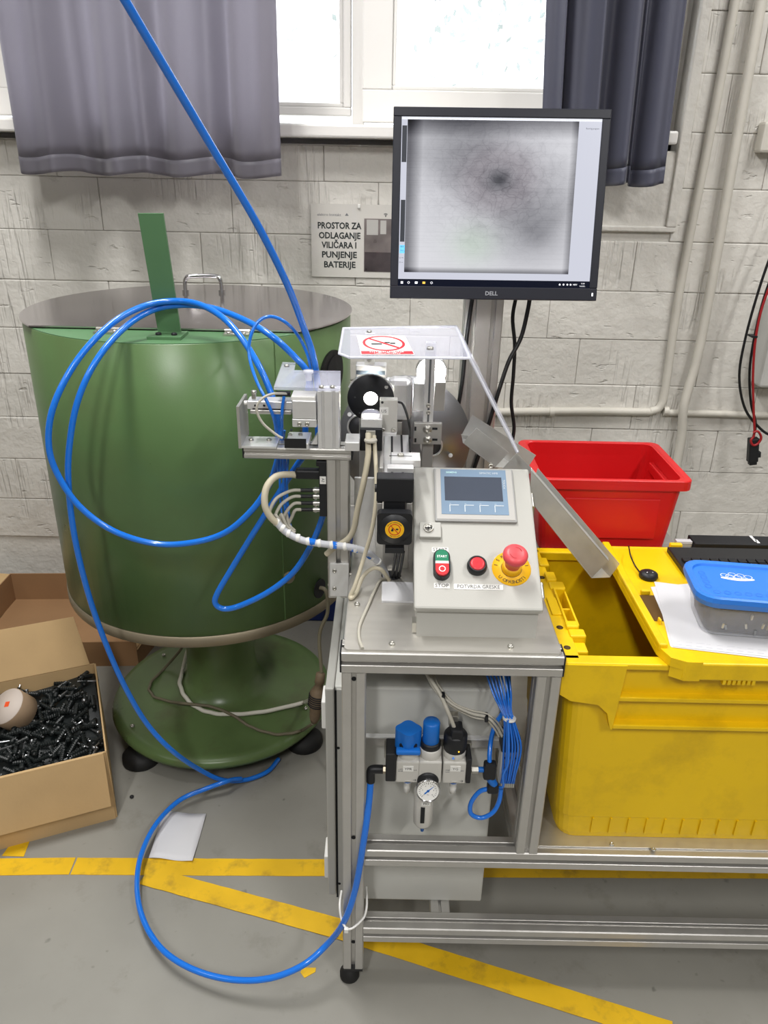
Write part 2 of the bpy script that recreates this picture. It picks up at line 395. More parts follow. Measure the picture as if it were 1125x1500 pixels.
def sash(x0, x1, z0, z1, wd, y, hasbead=True):
    s = MB(); 
    s.box((x0, y, z0), (x1, y+.055, z0+wd), None, 0, .004); s.box((x0, y, z1-wd), (x1, y+.055, z1), None, 0, .004)
    s.box((x0, y, z0+wd), (x0+wd, y+.055, z1-wd), None, 0, .004); s.box((x1-wd, y, z0+wd), (x1, y+.055, z1-wd), None, 0, .004)
    so = s.build('sash', WHITEPAINT, win)
    q = MB(); i0, i1, k0, k1 = x0+wd, x1-wd, z0+wd, z1-wd; bw = .012
    q.box((i0, y+.008, k0), (i1, y+.04, k0+bw), None, 0, .003); q.box((i0, y+.008, k1-bw), (i1, y+.04, k1)); q.box((i0, y+.008, k0+bw), (i0+bw, y+.04, k1-bw), None, 0, .003); q.box((i1-bw, y+.008, k0+bw), (i1, y+.04, k1-bw), None, 0, .003)
    q.build('glazing_bead', WHITEPAINT, so)
    MB().box((i0+.004, y+.025, k0+.004), (i1-.004, y+.031, k1-.004)).build('pane', glass, so)
wd = (AY(571, 100, WY-.03).x - xm0) - .012
sash(xm0, WX1-.02, zs-.001, WZ1-.02, max(.05, zrp-zs-.012), WY-.03)
sash(fx+.004, xm1-.0, zfp-.036, WZ1-.04, .024, WY+.005)
sash(WX0+.03, fx-.03, zs-.001, WZ1-.02, .075, WY-.03)
sill = AY(500, 182, WALL-.09).z; sil2 = AY(500, 202, WALL-.09).z
bx('window_sill', WHITEPAINT, None, (WX0-.1, WALL-.09, sil2), (AY(994, 200, WALL-.09).x, WALL+.1, sill), bev=.006, kind='structure')
# trees outside the window, pale with daylight
leafm = mat('sunlit pale leaves', (182, 196, 196), .8); bark = mat('pale bark', (128, 120, 132), .9)
tr = thing('tree', (1.2, 6.0, 0), 'pale tree standing outside beyond the window pane', 'tree')
MB().tube([(1.15, 6, 0), (1.12, 6, 2), (1.2, 6, 3.2), (1.1, 6.05, 4.6)], lambda t: .1-.05*t, 10).build('trunk', bark, tr)
MB().tube([(1.15, 6, 2.6), (.9, 6.1, 3.2), (.7, 6, 4)], .03, 8).build('branch', bark, tr)
lf = MB()
for i in range(900):
    c = V((random.gauss(.6, .55), 6.3+random.gauss(0, .3), 2.9+random.gauss(0, .45))) if i < 600 else V((random.gauss(1, .4), 6+random.gauss(0, .3), random.uniform(2.5, 5)))
    a = V((random.gauss(0, 1), random.gauss(0, 1), random.gauss(0, 1))).normalized()*.035; b_ = a.orthogonal().normalized()*.02
    lf.quad(c-a, c+b_, c+a, c-b_)
lf.build('foliage', leafm, tr, kind='stuff')
GRASS = mat('outdoor gravel', (190, 190, 180), .9, var=.1)
bx('ground_outside', GRASS, None, (-14, WALL+.35, -.3), (14, 24, -.05), kind='structure')
# ------------------------------------------------------------------ ceiling lamps (over the work place, above the picture)
TUBE = mat('fluorescent tube', (255, 250, 240), .4, emit=2.2)
for i, (lx, ly, pw) in enumerate(LAMPS):
    lamp = thing('ceiling_lamp', (lx, ly, CEIL), 'white ceiling lamp with two fluorescent tubes', 'ceiling lamp', 'ceiling lamps of the hall')
    bx('housing', WHITEP, lamp, (lx-.14, ly-.64, CEIL-.05), (lx+.14, ly+.64, CEIL))
    for sx in (-.06, .06): cyl('tube', TUBE, lamp, (lx+sx, ly-.6, CEIL-.08), (lx+sx, ly+.6, CEIL-.08), .014, n=10)
    for sy in (-.62, .62): bx('end_cap', WHITEP, lamp, (lx-.1, ly+sy-.015, CEIL-.1), (lx+.1, ly+sy+.015, CEIL-.05))
# ------------------------------------------------------------------ curtains
def curtain_material(nm='grey satin curtain', c1=(96, 96, 101), fac=.64):
    m = bpy.data.materials.new(nm); m.use_nodes = True; n = m.node_tree.nodes; L = m.node_tree.links; b = n['Principled BSDF']
    b.inputs['Base Color'].default_value = lin(c1)+(1,); b.inputs['Roughness'].default_value = .5
    b.inputs['Sheen Weight'].default_value = .25
    t = n.new('ShaderNodeTexCoord'); z = n.new('ShaderNodeTexNoise'); z.inputs['Scale'].default_value = 400; L.new(t.outputs['Object'], z.inputs[0])
    bp = n.new('ShaderNodeBump'); bp.inputs['Strength'].default_value = .15; bp.inputs['Distance'].default_value = .001; L.new(z.outputs[0], bp.inputs['Height']); L.new(bp.outputs[0], b.inputs['Normal'])
    tl = n.new('ShaderNodeBsdfTranslucent'); tl.inputs[0].default_value = lin((208, 204, 213))+(1,)
    mx = n.new('ShaderNodeMixShader'); mx.inputs[0].default_value = fac; L.new(b.outputs[0], mx.inputs[1]); L.new(tl.outputs[0], mx.inputs[2])
    L.new(mx.outputs[0], n['Material Output'].inputs[0]); return m
CURT = curtain_material(); CURT2 = curtain_material('dark lined curtain', (74, 76, 92), .1)
def curtain(name, label, xa0, xa1, xb0, xb1, ztop, zb, folds, amp, y, seed, cm=None):
    rnd = random.Random(seed); root = thing(name, ((xb0+xb1)/2, y, zb), label, 'curtain', 'grey window curtains')
    nx, nz = 150, 40; ph = [rnd.uniform(0, 6.28) for _ in range(6)]
    def pt(u, v):
        x = (xa0+(xa1-xa0)*u)*(1-v)+(xb0+(xb1-xb0)*u)*v
        d = amp*(math.sin(folds*6.283*u+ph[0]+.5*math.sin(3*v+ph[1]))+.45*math.sin(folds*2.3*6.283*u+ph[2]+v*1.2)+.3*math.sin(folds*.6*6.283*u+ph[3])-.35*abs(math.sin(folds*1.7*3.1416*u+ph[4])))
        d *= .75+.35*v
        return V((x+.012*math.sin(folds*6.283*u+ph[4]), y+d, ztop+(zb-ztop)*v-.006*math.sin(folds*6.283*u+ph[5])*v))
    hem = .045/(ztop-zb)
    def grid(v0, v1, n_, off, nm, parent):
        vs = []; fs = []
        for j in range(n_+1):
            for i in range(nx+1): p = pt(i/nx, v0+(v1-v0)*j/n_); vs.append((p.x, p.y+off, p.z))
        for j in range(n_):
            for i in range(nx): a = j*(nx+1)+i; fs.append((a, a+1, a+nx+2, a+nx+1))
        o = MB().add(vs, fs, 0, True).build(nm, cm or CURT, parent); md = o.modifiers.new('thickness', 'SOLIDIFY'); md.thickness = .0014; md.offset = 0; return o
    grid(0, 1-hem, nz, 0, 'fabric', root); grid(1-hem, 1, 4, -.0022, 'hem', root)
    return root
CY_ = WALL-.17
curtain('curtain', 'grey satin curtain hanging above the green drum', AY(-30, -120, CY_).x, AY(404, 0, CY_).x, AY(33, 256, CY_).x, AY(411, 262, CY_).x, 2.72, AY(220, 256, CY_).z, 3.6, .034, CY_, 3)
curtain('curtain', 'dark grey curtain hanging behind the monitor corner', AY(775, 0, CY_).x, AY(985, 0, CY_).x, AY(790, 262, CY_).x, AY(963, 275, CY_).x, 2.72, AY(930, 271, CY_).z, 3.4, .03, CY_, 12, CURT2)
rod = thing('curtain_rod', (-.2, CY_, 2.74), 'grey metal curtain rod above the window', 'curtain rod')
cyl('rod', ALU, rod, (-2.0, CY_, 2.745), (1.1, CY_, 2.745), .012, n=12)
for xx in (-1.9, -.2, .89): bx('rod_bracket', ALU, rod, (xx-.008, CY_, 2.737), (xx+.008, WALL+.012, 2.753))
# ------------------------------------------------------------------ conduits on the wall
PY = WALL-.014
p = lambda x, y: AY(x, y, PY)
a = p(972, 595)
o = tube('wall_conduit', PIPE, None, [V((a.x+.0, PY, 3.4)), V((a.x+.004, PY, 2.0)), p(1000, 400), p(976, 560), p(968, 594), p(955, 602), p(940, 603), p(860, 602), p(760, 603), p(690, 604)][0:10], .0135, 12, label='painted conduit bending from vertical into a horizontal run above the red crate', cat='conduit')
o = tube('wall_conduit', PIPE, None, [p(972, 604), p(1050, 606), p(1125, 608), p(1400, 613)], .0115, 12, label='thin horizontal painted conduit crossing behind the hanging red and black wires', cat='conduit')
b0 = AY(1060, 300, PY-.018)
o = tube('wall_conduit', PIPE, None, [V((b0.x+.0, PY-.018, 3.4)), V((b0.x, PY-.018, 1.9)), AY(1045, 400, PY-.02), AY(1022, 520, PY-.02), AY(1008, 570, PY-.025), AY(1001, 600, PY-.0275), AY(998, 640, PY-.02), AY(988, 700, PY-.015), AY(975, 800, PY-.01)], .0155, 12, label='thicker painted vertical conduit kinking over the thin horizontal conduit', cat='conduit')
for (x, y) in ((808, 603), (975, 602)):
    q = p(x, y); cyl('conduit_clip', PIPE, None, q-V((.008, 0, 0)), q+V((.008, 0, 0)), .0165, n=12, label='painted conduit clip %s' % ('on the straight horizontal run' if x < 900 else 'at the conduit bend'), cat='clip')
# ------------------------------------------------------------------ floor tape
TZ = .0012
def tape(pts, label, nm='floor_tape'):
    P = [AZ(x, y, 0) for x, y in pts]; P = [V((q.x, q.y, .0002)) for q in P]
    b = MB(); n = len(P); b.add(P+[q+V((0, 0, TZ)) for q in P], [list(range(n)), list(range(n, 2*n))]+[(i, (i+1) % n, n+(i+1) % n, n+i) for i in range(n)])
    return b.build(nm, TAPE, None, label, 'floor tape', 'yellow floor marking tape')
def tstrip(c0, c1, wd_, label, zz=0):
    c0, c1 = V(c0+(0,)), V(c1+(0,)); d = (c1-c0).normalized(); nn = V((-d.y, d.x, 0))*wd_/2
    P = [c0-nn, c1-nn, c1+nn, c0+nn]; rnd = random.Random(len(label)); b = MB()
    # ragged outline
    N = 24; top = []; bot = []
    for i in range(N+1):
        q = c0+(c1-c0)*(i/N); top.append(q+nn*(1+rnd.uniform(-.02, .02))); bot.append(q-nn*(1+rnd.uniform(-.02, .02)))
    vs = [q+V((0, 0, z+zz)) for z in (.0002, TZ) for q in bot+top]; K = 2*(N+1); fs = []
    for i in range(N):
        fs.append((K+i, K+i+1, K+N+1+i+1, K+N+1+i)); fs.append((i, i+1, K+i+1, K+i)); fs.append((N+1+i+1, N+1+i, K+N+1+i, K+N+1+i+1))
    fs += [(0, K, K+N+1, N+1), (N, 2*N+1, K+2*N+1, K+N)]
    return b.add(vs, fs).build('floor_tape', TAPE, None, label, 'floor tape', 'yellow floor marking tape')
def fl(x, y): q = AZ(x, y, 0); return (q.x, q.y)
l0, l1 = fl(-40, 1268), fl(108, 1269)
tapew = (V(fl(300, 1257)+(0,))-V(fl(300, 1284)+(0,))).length
tapew = abs(fl(60, 1256)[1]-fl(60, 1281)[1])
tstrip((-1.6, fl(60, 1269)[1]-.03), (fl(106, 1269)[0], fl(106, 1269)[1]), tapew, 'worn piece of yellow floor tape with a torn patch beside the cardboard box')
tstrip((fl(108, 1270)[0], fl(106, 1269)[1]), (fl(480, 1271)[0]+.02, fl(470, 1271)[1]), tapew, 'long yellow floor tape in front of the green drum under the sheet of paper')
y2 = fl(900, 1285)[1]
tstrip((-.06, fl(470, 1271)[1]+.0), (1.6, fl(470, 1271)[1]+.03), tapew, 'yellow floor tape continuing under the aluminium bench')
tstrip(fl(212, 1283), fl(500, 1362), tapew*1.02, 'diagonal yellow floor tape running towards the bench leg', .0012)
tstrip(fl(500, 1362), fl(985, 1515), tapew*1.02, 'diagonal yellow floor tape crossing the floor in front of the bench', .0012)
q0, q1 = V(fl(22, 1254)+(0,)), V(fl(170, 940)+(0,))
tape([(3, 1254), (35, 1255), (45, 1229), (16, 1236)], 'short yellow floor tape end sticking out below the cardboard box')
tape([(152, 972), (178, 972), (192, 938), (170, 938)], 'yellow floor tape on the floor behind the green drum base')
tape([(440, 1425), (444, 1418), (463, 1418), (462, 1424), (446, 1433)], 'small torn yellow tape scrap lying on the floor')
# sheet of paper on the floor
P = [AZ(x, y, .004) for x, y in [(218, 1257), (282, 1262), (302, 1193), (240, 1189)]]
b = MB(); N = 8; vs = []
for j in range(N+1):
    for i in range(N+1):
        q = (P[0].lerp(P[1], i/N)).lerp(P[3].lerp(P[2], i/N), j/N); q.z = .003+.0025*math.sin(i*.9)*math.cos(j*.7)+.0025; vs.append(q)
fs = [(j*(N+1)+i, j*(N+1)+i+1, (j+1)*(N+1)+i+1, (j+1)*(N+1)+i) for j in range(N) for i in range(N)]
o = b.add(vs, fs, 0, True).build('paper_sheet', PAPER, None, 'white creased sheet of paper lying on the floor', 'paper'); md = o.modifiers.new('t', 'SOLIDIFY'); md.thickness = .0008
# small black bits on the floor
for (x, y), lb in (((193, 1167), 'small dark pebble on the floor beside the cardboard box'),):
    q = AZ(x, y, .004); o = MB().lathe([(0, -.004), (.004, -.003), (.0055, 0), (.004, .003), (0, .004)], q, n=8).build('pebble', BLACKM, None, lb, 'pebble')
# ------------------------------------------------------------------ laminated wall sign
sg = thing('wall_sign', (-.1, WALL-.004, AY(457, 405, WALL).z), 'laminated white notice with PROSTOR ZA lettering on the wall', 'sign')
s0, s1 = AY(457, 405, WALL-.004), AY(457, 298, WALL-.004)
SW = .312
lam = mat('laminate film', (205, 202, 196), .12, coat=.6)
bx('laminated_sheet', lam, sg, (s0.x, WALL-.006, s0.z), (s0.x+SW, WALL-.0035, s1.z))
def SM(px, py, lift=.0005): q = AY(px, py, WALL-.006); return frame(V((q.x, WALL-.006-lift, q.z)), (1, 0, 0), (0, 0, 1))
for i, (tx, py, wpx, cxp) in enumerate((('PROSTOR ZA', 331, 64, 497), ('ODLAGANJE', 345.5, 61, 497.5), ('VILIČARA I', 359.5, 51, 497), ('PUNJENJE', 373.5, 51, 497), ('BATERIJE', 388, 46, 497.5))):
    text(tx, .0265, SM(cxp, py), DARKINK, sg, bold=.028, maxw=AY(cxp+wpx/2, py, WALL-.006).x-AY(cxp-wpx/2, py, WALL-.006).x)
text('elektro kontakt', .011, SM(482, 314.5), GREYINK, sg, maxw=.075)
shape2d('logo', [[(0, .004), (-.006, -.004), (.006, -.004)]], SM(508, 314), GREYINK, sg)
shape2d('wifi_mark', ring2d(.003, .0048, 8, 0, -.005, .8, 2.35)+ring2d(.0068, .0088, 8, 0, -.005, .8, 2.35)+disc2d(.0018, 8, 0, -.005), SM(565, 314.5), DARKINK, sg)
ph0, ph1 = AY(533, 398, WALL-.006), AY(533, 320, WALL-.006)
photo = mat('dim printed photograph', (112, 104, 102), .3, var=.35, vscale=14)
bx('printed_photo', photo, sg, (ph0.x, WALL-.0068, ph0.z), (s0.x+SW-.012, WALL-.0058, ph1.z))
PH2 = mat('printed photo light', (176, 174, 170), .3); PH3 = mat('printed photo dark', (62, 54, 56), .3, var=.3, vscale=30)
def SR(x0, y0, x1, y1, m, nm, lift): a_, c_ = AY(x0, y1, WALL-.006), AY(x1, y0, WALL-.006); bx(nm, m, sg, (a_.x, WALL-.0068-lift, a_.z), (c_.x, WALL-.0067, c_.z))
SR(537, 322, 554, 344, PH2, 'photo_window', .0003); SR(557, 323, 566, 343, PH2, 'photo_window', .0003); SR(534, 370, 580, 397.5, PH3, 'photo_ground', .0003)
bx('pin', WHITEP, sg, (AY(524, 302, WALL).x, WALL-.012, AY(524, 305, WALL).z), (AY(528, 302, WALL).x, WALL-.005, AY(524, 299, WALL).z), bev=.002)
# ------------------------------------------------------------------ charger and wires on the right part of the wall
ch = thing('wall_charger', (1.3, WALL, .9), 'pale grey wall unit at the edge of the wall behind the hanging wires', 'wall unit')
c0, c1 = AY(1112, 568, WALL-.1), AY(1120, 440, WALL-.1)
bx('housing', SOCKET, ch, (c0.x, WALL-.1, c0.z), (c0.x+.3, WALL+.005, c1.z), bev=.008)
bx('terminal', BLACK, ch, (c0.x-.012, WALL-.12, AY(1115, 466, WALL-.1).z), (c0.x+.06, WALL-.095, AY(1115, 448, WALL-.1).z), bev=.003)
jb = AY(1113, 205, WALL-.03)
bx('junction_box', PIPE, None, (jb.x, WALL-.045, jb.z-.035), (jb.x+.12, WALL+.004, jb.z+.05), bev=.008, label='painted junction box on the wall beside the conduits', cat='junction box')
CW = WALL-.16
c = lambda x, y, d=0: AY(x, y, CW+d)
tube('hanging_cable', BLACKCAB, None, [c(1180, 250), c(1140, 345), c(1113, 420), c(1092, 495), c(1083, 550), c(1090, 595), c(1108, 622), c(1135, 640), c(1200, 650)], .0042, 8, label='black cable hanging in a wide loop on the wall', cat='cable')
tube('hanging_cable', BLACKCAB, None, [c(1180, 290, .01), c(1140, 380, .01), c(1118, 440, .01), c(1104, 500, .01), c(1098, 545, .01), c(1100, 590, .01), c(1107, 620, .01), c(1103, 642, .01)], .0042, 8, label='black wire running down beside the red wire to the plug', cat='cable')
tube('hanging_cable', REDCAB, None, [c(1180, 300, -.01), c(1142, 385, -.01), c(1118, 445, -.01), c(1107, 495, -.01), c(1103, 550, -.01), c(1104, 600, -.01), c(1105, 635, -.01), c(1100, 645, -.012), c(1103, 652, -.014), c(1110, 650, -.014), c(1115, 641, -.014), c(1110, 632, -.014), c(1103, 634, -.012)], .004, 8, label='red wire hanging down to the black plug', cat='cable')
pl = thing('battery_plug', c(1103, 678), 'black battery plug hanging from red and black wires', 'plug')
pa, pb = c(1096, 636), c(1111, 672)
Mp = Matrix.Translation(c(1103, 658)) @ Matrix.Rotation(math.radians(-9), 4, 'Y')
bx('plug_body', BLACK, pl, (-.016, -.012, -.045), (.016, .014, .04), .004, M=Mp); bx('plug_latch', BLACK, pl, (.012, -.01, -.03), (.024, .008, -.01), .002, M=Mp); bx('plug_nose', BLACK, pl, (-.011, -.009, -.055), (.013, .011, -.044), .002, M=Mp)
tagc = c(1104, 492); bx('cable_tie', BLACK, None, (tagc.x-.012, CW-.016, tagc.z-.003), (tagc.x+.006, CW+.016, tagc.z+.003), label='small black tie holding the hanging wires', cat='cable tie')
#=====DRUM=====
# ------------------------------------------------------------------ green drum feeder
DC = V((-.471, 1.894, 0)); DR = .38; DZT, DZB = 1.197, .484
fd = thing('drum_feeder', (DC.x, DC.y, 0), 'large green enamelled drum feeder on a round base', 'drum')
n = 96
b = MB(); b.lathe([(DR-.006, DZB+.03), (DR, DZB+.031), (DR, DZT-.002), (DR-.003, DZT), (DR-.05, DZT), (DR-.05, DZT-.01), (0, DZT-.01)], (DC.x, DC.y, 0), n=n)
b.build('drum_shell', GREEN, fd)
MB().lathe([(0, DZB), (DR-.002, DZB), (DR+.002, DZB+.002), (DR+.002, DZB+.028), (DR-.002, DZB+.03), (DR-.03, DZB+.03)], (DC.x, DC.y, 0), n=n).build('bottom_band', BAND, fd, label='bare metal band round the drum bottom')
# flange segment in front of the lid
chord = AZ(270, 486, DZT).y
def seg(r, y0, front, n_=48, dz=0):
    h = (y0-DC.y)/r; a = math.asin(max(-1, min(1, h))); out = []
    if front: A = [math.pi-a+(2*a+math.pi)*k/n_ for k in range(n_+1)] if False else [(-math.pi-a)+(2*a+math.pi)*k/n_ for k in range(n_+1)]
    else: A = [a+(math.pi-2*a)*k/n_ for k in range(n_+1)]
    return [(DC.x+r*math.cos(t), DC.y+r*math.sin(t)) for t in A]
IDM = Matrix.Identity(4)
MB().prism(seg(DR-.002, chord+.01, True), Matrix.Translation((0, 0, DZT-.004)), .005).build('flange', GREEN2, fd)
lid = MB().prism(seg(DR+.004, chord, False, 72), Matrix.Translation((0, 0, DZT+.004)), .003).build('lid', LIDSTEEL, fd, label='shiny worn steel lid')
hx0, hx1 = AZ(272, 429, DZT+.007), AZ(325, 429, DZT+.007); hz = AY(297, 405, hx0.y).z
MB().tube([hx0, hx0+V((0, 0, hz-hx0.z-.018)), hx0+V((.004, 0, hz-hx0.z-.006)), hx0+V((.016, 0, hz-hx0.z)), V((hx1.x-.016, hx1.y, hz)), V((hx1.x-.004, hx1.y, hz-.006)), V((hx1.x, hx1.y, hz-.018)), hx1], .0055, 10).build('lid_handle', CHROME, lid)
for q in (hx0, hx1): cyl('handle_foot', CHROME, lid, q, q+V((0, 0, .008)), .009, n=14)
for (x, y) in ((160, 486), (348, 489)):
    q = AZ(x, y, DZT+.002); hg = MB(); hg.box((q.x-.026, q.y-.022, DZT+.001), (q.x+.026, q.y+.02, DZT+.0055)); hg.cyl((q.x-.026, q.y+.001, DZT+.007), (q.x+.026, q.y+.001, DZT+.007), .005, n=10)
    h_ = hg.build('hinge', ZINC, fd)
    for s in (-.016, .016): screw(h_, (q.x+s, q.y-.014, DZT+.005), (0, 0, 1), .004)
# green bracket with a foot plate that carries the hose coil
bq = AZ(247, 493, DZT+.002); br = MB()
br.box((bq.x-.036, bq.y-.03, DZT+.001), (bq.x+.032, bq.y+.035, DZT+.007))
bk = br.build('bracket_foot', GREEN2, fd)
for s in (-.018, .014): screw(bk, (bq.x+s, bq.y-.008, DZT+.007), (0, 0, 1), .006, m=BLACK)
yb = bq.y+.028
t0, t1 = AY(203, 312, yb-.02), AY(240, 312, yb-.02); u0, u1 = AY(233, 489, yb), AY(266, 487, yb)
u0.z = u1.z = DZT+.004
MB().slab([u0, u1, t1, t0], .006).build('bracket', GREEN2, fd, label='upright green flat bar bracket')
# grommet hole, sight knob, seam, cable hole
def on_drum(px, py): q = ACY(px, py, DC, DR); nn = (V((q.x, q.y, 0))-V((DC.x, DC.y, 0))).normalized(); return q, nn
def drum_disc(name, px, py, rz_, rt, m, lift, depth, parent=fd, ring=None):
    q, nn = on_drum(px, py); a0 = math.atan2(nn.y, nn.x); vs = []; N = 28; mbb = MB()
    for L_ in (depth, lift):
        for i in range(N):
            t = 2*math.pi*i/N; ang = a0+rt*math.cos(t)/DR; vs.append((DC.x+(DR+L_)*math.cos(ang), DC.y+(DR+L_)*math.sin(ang), q.z+rz_*math.sin(t)))
    mbb.add(vs, [list(range(N, 2*N))]+[(i, (i+1) % N, N+(i+1) % N, N+i) for i in range(N)])
    return mbb.build(name, m, parent)
drum_disc('grommet', 486, 546, .052, .05, RUBBER, .006, -.002); drum_disc('grommet_opening', 487, 546, .04, .035, BLACKM, .0075, 0)
drum_disc('sight_knob', 422, 845, .014, .014, BAND, .008, -.002)
drum_disc('cable_hole', 468, 862, .026, .022, BLACKM, .002, -.002)
q, nn = on_drum(412, 760); a0 = math.atan2(nn.y, nn.x)
sm = MB(); 
for k in range(1): sm.box((-.0012, -.001, DZB+.032), (.0012, .0012, DZT-.005), Matrix.Translation((DC.x+DR*math.cos(a0), DC.y+DR*math.sin(a0), 0)) @ Matrix.Rotation(a0+math.pi/2, 4, 'Z'))
sm.build('weld_seam', GREEN, fd)
# base
MB().lathe([(0, .052), (.30, .05), (.318, .056), (.322, .068), (.315, .08), (.29, .084), (.20, .09), (.185, .098), (.14, .104), (.115, .118), (.102, .15), (.098, .2), (.098, DZB-.06)], (DC.x, DC.y, 0), n=72).build('base', GREENB, fd, label='oily green flared base')
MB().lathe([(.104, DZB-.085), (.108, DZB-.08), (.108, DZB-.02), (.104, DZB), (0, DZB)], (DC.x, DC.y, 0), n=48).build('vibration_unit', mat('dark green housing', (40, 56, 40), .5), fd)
for a in (-28+360-0, 228, 105):
    pass
for fx_, fy_ in ((-.205, 1.745), (-.668, 1.665), (-.40, 2.16)):
    d = V((fx_-DC.x, fy_-DC.y, 0)); rr = .292; d = d.normalized()*rr; c_ = V((DC.x+d.x, DC.y+d.y, 0))
    ft = MB().lathe([(.05, 0), (.053, .006), (.052, .02), (.04, .034), (.018, .04), (0, .04)], c_, n=28).build('foot', RUBBER, fd)
    cyl('foot_stud', ZINC, ft, c_+V((0, 0, .03)), c_+V((0, 0, .07)), .006, n=10)
for (x, y) in ((194, 1064), (448, 1038), (240, 960)):
    q = AZ(x, y, .088); 
    r_ = (V((q.x-DC.x, q.y-DC.y, 0))).length
    if r_ < .3: screw(fd, q, (0, 0, 1), .006, m=ZINC)
# cables lying on the base: march along the sight line until the cable axis lies one radius above the lathe surface
BPROF = [(.322, .068), (.315, .08), (.29, .084), (.20, .09), (.185, .098), (.14, .104), (.115, .118), (.102, .15), (.098, .2)]
def base_top(r):
    if r >= BPROF[0][0]: return -1
    for (r0, z0), (r1, z1) in zip(BPROF, BPROF[1:]):
        if r1 <= r <= r0: return z0+(z1-z0)*(r0-r)/(r0-r1)
    return 1
def base_run(pts, rad, n=2):
    out = []
    for (a, b) in zip(pts, pts[1:]):
        for k in range(n): t = k/n; out.append(on_base(a[0]+(b[0]-a[0])*t, a[1]+(b[1]-a[1])*t, rad, a[2]+(b[2]-a[2])*t))
    return out+[on_base(pts[-1][0], pts[-1][1], rad, pts[-1][2])]
def rise(a, b, c, rad):                       # upper end, going up under the drum just in front of the column
    y = on_base(c[0], c[1], rad).y; return [AY(a[0], a[1], y), AY(b[0], b[1], y)]
def on_base(px, py, rad, lift=0):
    d = ray(px, py); t = 1.2/d.y
    while t < 3.0:
        q = CAM+d*t; r = V((q.x-DC.x, q.y-DC.y, 0)).length
        if q.z <= max(base_top(r), base_top(r-rad), base_top(r-rad*.5))+rad+.0008+lift: return q
        t += .0004
    return AZ(px, py, .09+rad)
qh, nh = on_drum(468, 862)
tube('base_cable', WHITECAB, None, rise((281, 938), (274, 956), (268, 980, 0), .006)+base_run([(268, 980, 0), (263, 1000, 0), (268, 1016, 0), (280, 1031, 0), (298, 1041, 0), (320, 1046, 0), (355, 1046, 0), (390, 1042, 0), (430, 1033, .004), (448, 1028, .012)], .006)+[AY(463, 1022, qh.y-.066)], .006, 10, label='white cable curving over the green base', cat='cable')
tube('base_cable', DIRTYCAB, None, rise((272, 938), (262, 955), (240, 980, 0), .0042)+base_run([(240, 980, 0), (222, 998, 0), (218, 1010, 0), (226, 1021, 0), (250, 1028, .003), (266, 1030, .0145), (285, 1032, .0145), (305, 1034, .0145), (325, 1040, .0145), (345, 1050, .0145), (362, 1062, .006), (380, 1070, 0), (405, 1076, 0), (428, 1074, .004), (444, 1069, .014)], .0042)+[AY(458, 1060, qh.y-.07)], .0042, 8, label='thin dirty cable snaking over the green base', cat='cable')
qh, nh = on_drum(468, 862)
tube('feeder_cable', DIRTYCAB, None, [qh-nh*.01, qh+nh*.02, qh+nh*.025+V((0, 0, -.06)), AY(468, 930, qh.y-.03), AY(471, 985, qh.y-.06)], .005, 8, label='dirty grey cable hanging out of the drum side', cat='cable')
cn = thing('cable_connector', AY(466, 1058, qh.y-.07), 'dirty taped cable connector at the edge of the green base', 'connector')
tp = mat('dirty brown plastic', (112, 96, 76), .6, var=.15, vscale=60)
ca, cb = AY(470, 985, qh.y-.06), AY(460, 1058, qh.y-.07)
ax = (cb-ca).normalized(); Ln = (cb-ca).length
MB().lathe([(.006, 0), (.012, .004), (.013, .03), (.009, .034), (.016, .05), (.021, .06), (.022, Ln*.6), (.016, Ln*.75), (.014, Ln*.9), (.008, Ln), (.004, Ln)], ca, ax, 16).build('connector_body', tp, cn)
for k in range(6): MB().lathe([(.0225, 0), (.0235, .0015), (.0225, .003)], ca+ax*(.065+k*.006), ax, 16).build('wire_wrap', BLACKM, cn)
# dark blue crate far behind the drum
bc = thing('storage_crate', (-.2, 2.42, 0), 'dark blue plastic crate behind the green drum', 'crate')
BLUEC = mat('dark blue plastic', (26, 44, 104), .45)
bc0 = AZ(440, 911, .0)
bx('crate_body', BLUEC, bc, (-.37, 2.4, .0), (.05, 2.56, .26), .006); bx('crate_rim', BLUEC, bc, (-.38, 2.39, .24), (.06, 2.57, .265), .004)
for xx in (-.3, -.2, -.1, 0): bx('crate_rib', BLUEC, bc, (xx-.006, 2.393, .02), (xx+.006, 2.402, .24))
# ------------------------------------------------------------------ cardboard boxes
FRc = V((-.667, 1.463, 0)); ex = V((-.92, -.39, 0)).normalized(); ey = V((ex.y, -ex.x, 0))
if ey.y < 0: ey = -ey
BW, BD, BH = .56, .38, .215
q = AZ(140, 972, BH); BD = max(.3, (q-FRc).dot(ey))
cb_ = thing('cardboard_box', FRc+ex*.28+ey*.2, 'open cardboard box full of black anchors and screws', 'cardboard box')
T = .004
def cpt(u, v, z): return FRc+ex*u+ey*v+V((0, 0, z))
def cwall(name, pts, t=T, m=CARD, parent=cb_): return MB().slab(pts, t).build(name, m, parent)
cwall('bottom_panel', [cpt(0, 0, .001), cpt(BW, 0, .001), cpt(BW, BD, .001), cpt(0, BD, .001)], -T)
cwall('front_panel', [cpt(0, 0, 0), cpt(BW, 0, 0), cpt(BW, 0, BH), cpt(0, 0, BH)], -T)
cwall('side_panel', [cpt(0, 0, 0), cpt(0, BD, 0), cpt(0, BD, BH), cpt(0, .0, BH)])
cwall('side_panel', [cpt(BW, 0, 0), cpt(BW, BD, 0), cpt(BW, BD, BH), cpt(BW, .0, BH)], -T)
cwall('back_panel', [cpt(0, BD, 0), cpt(BW, BD, 0), cpt(BW, BD, BH), cpt(0, BD, BH)])
FLP = .19
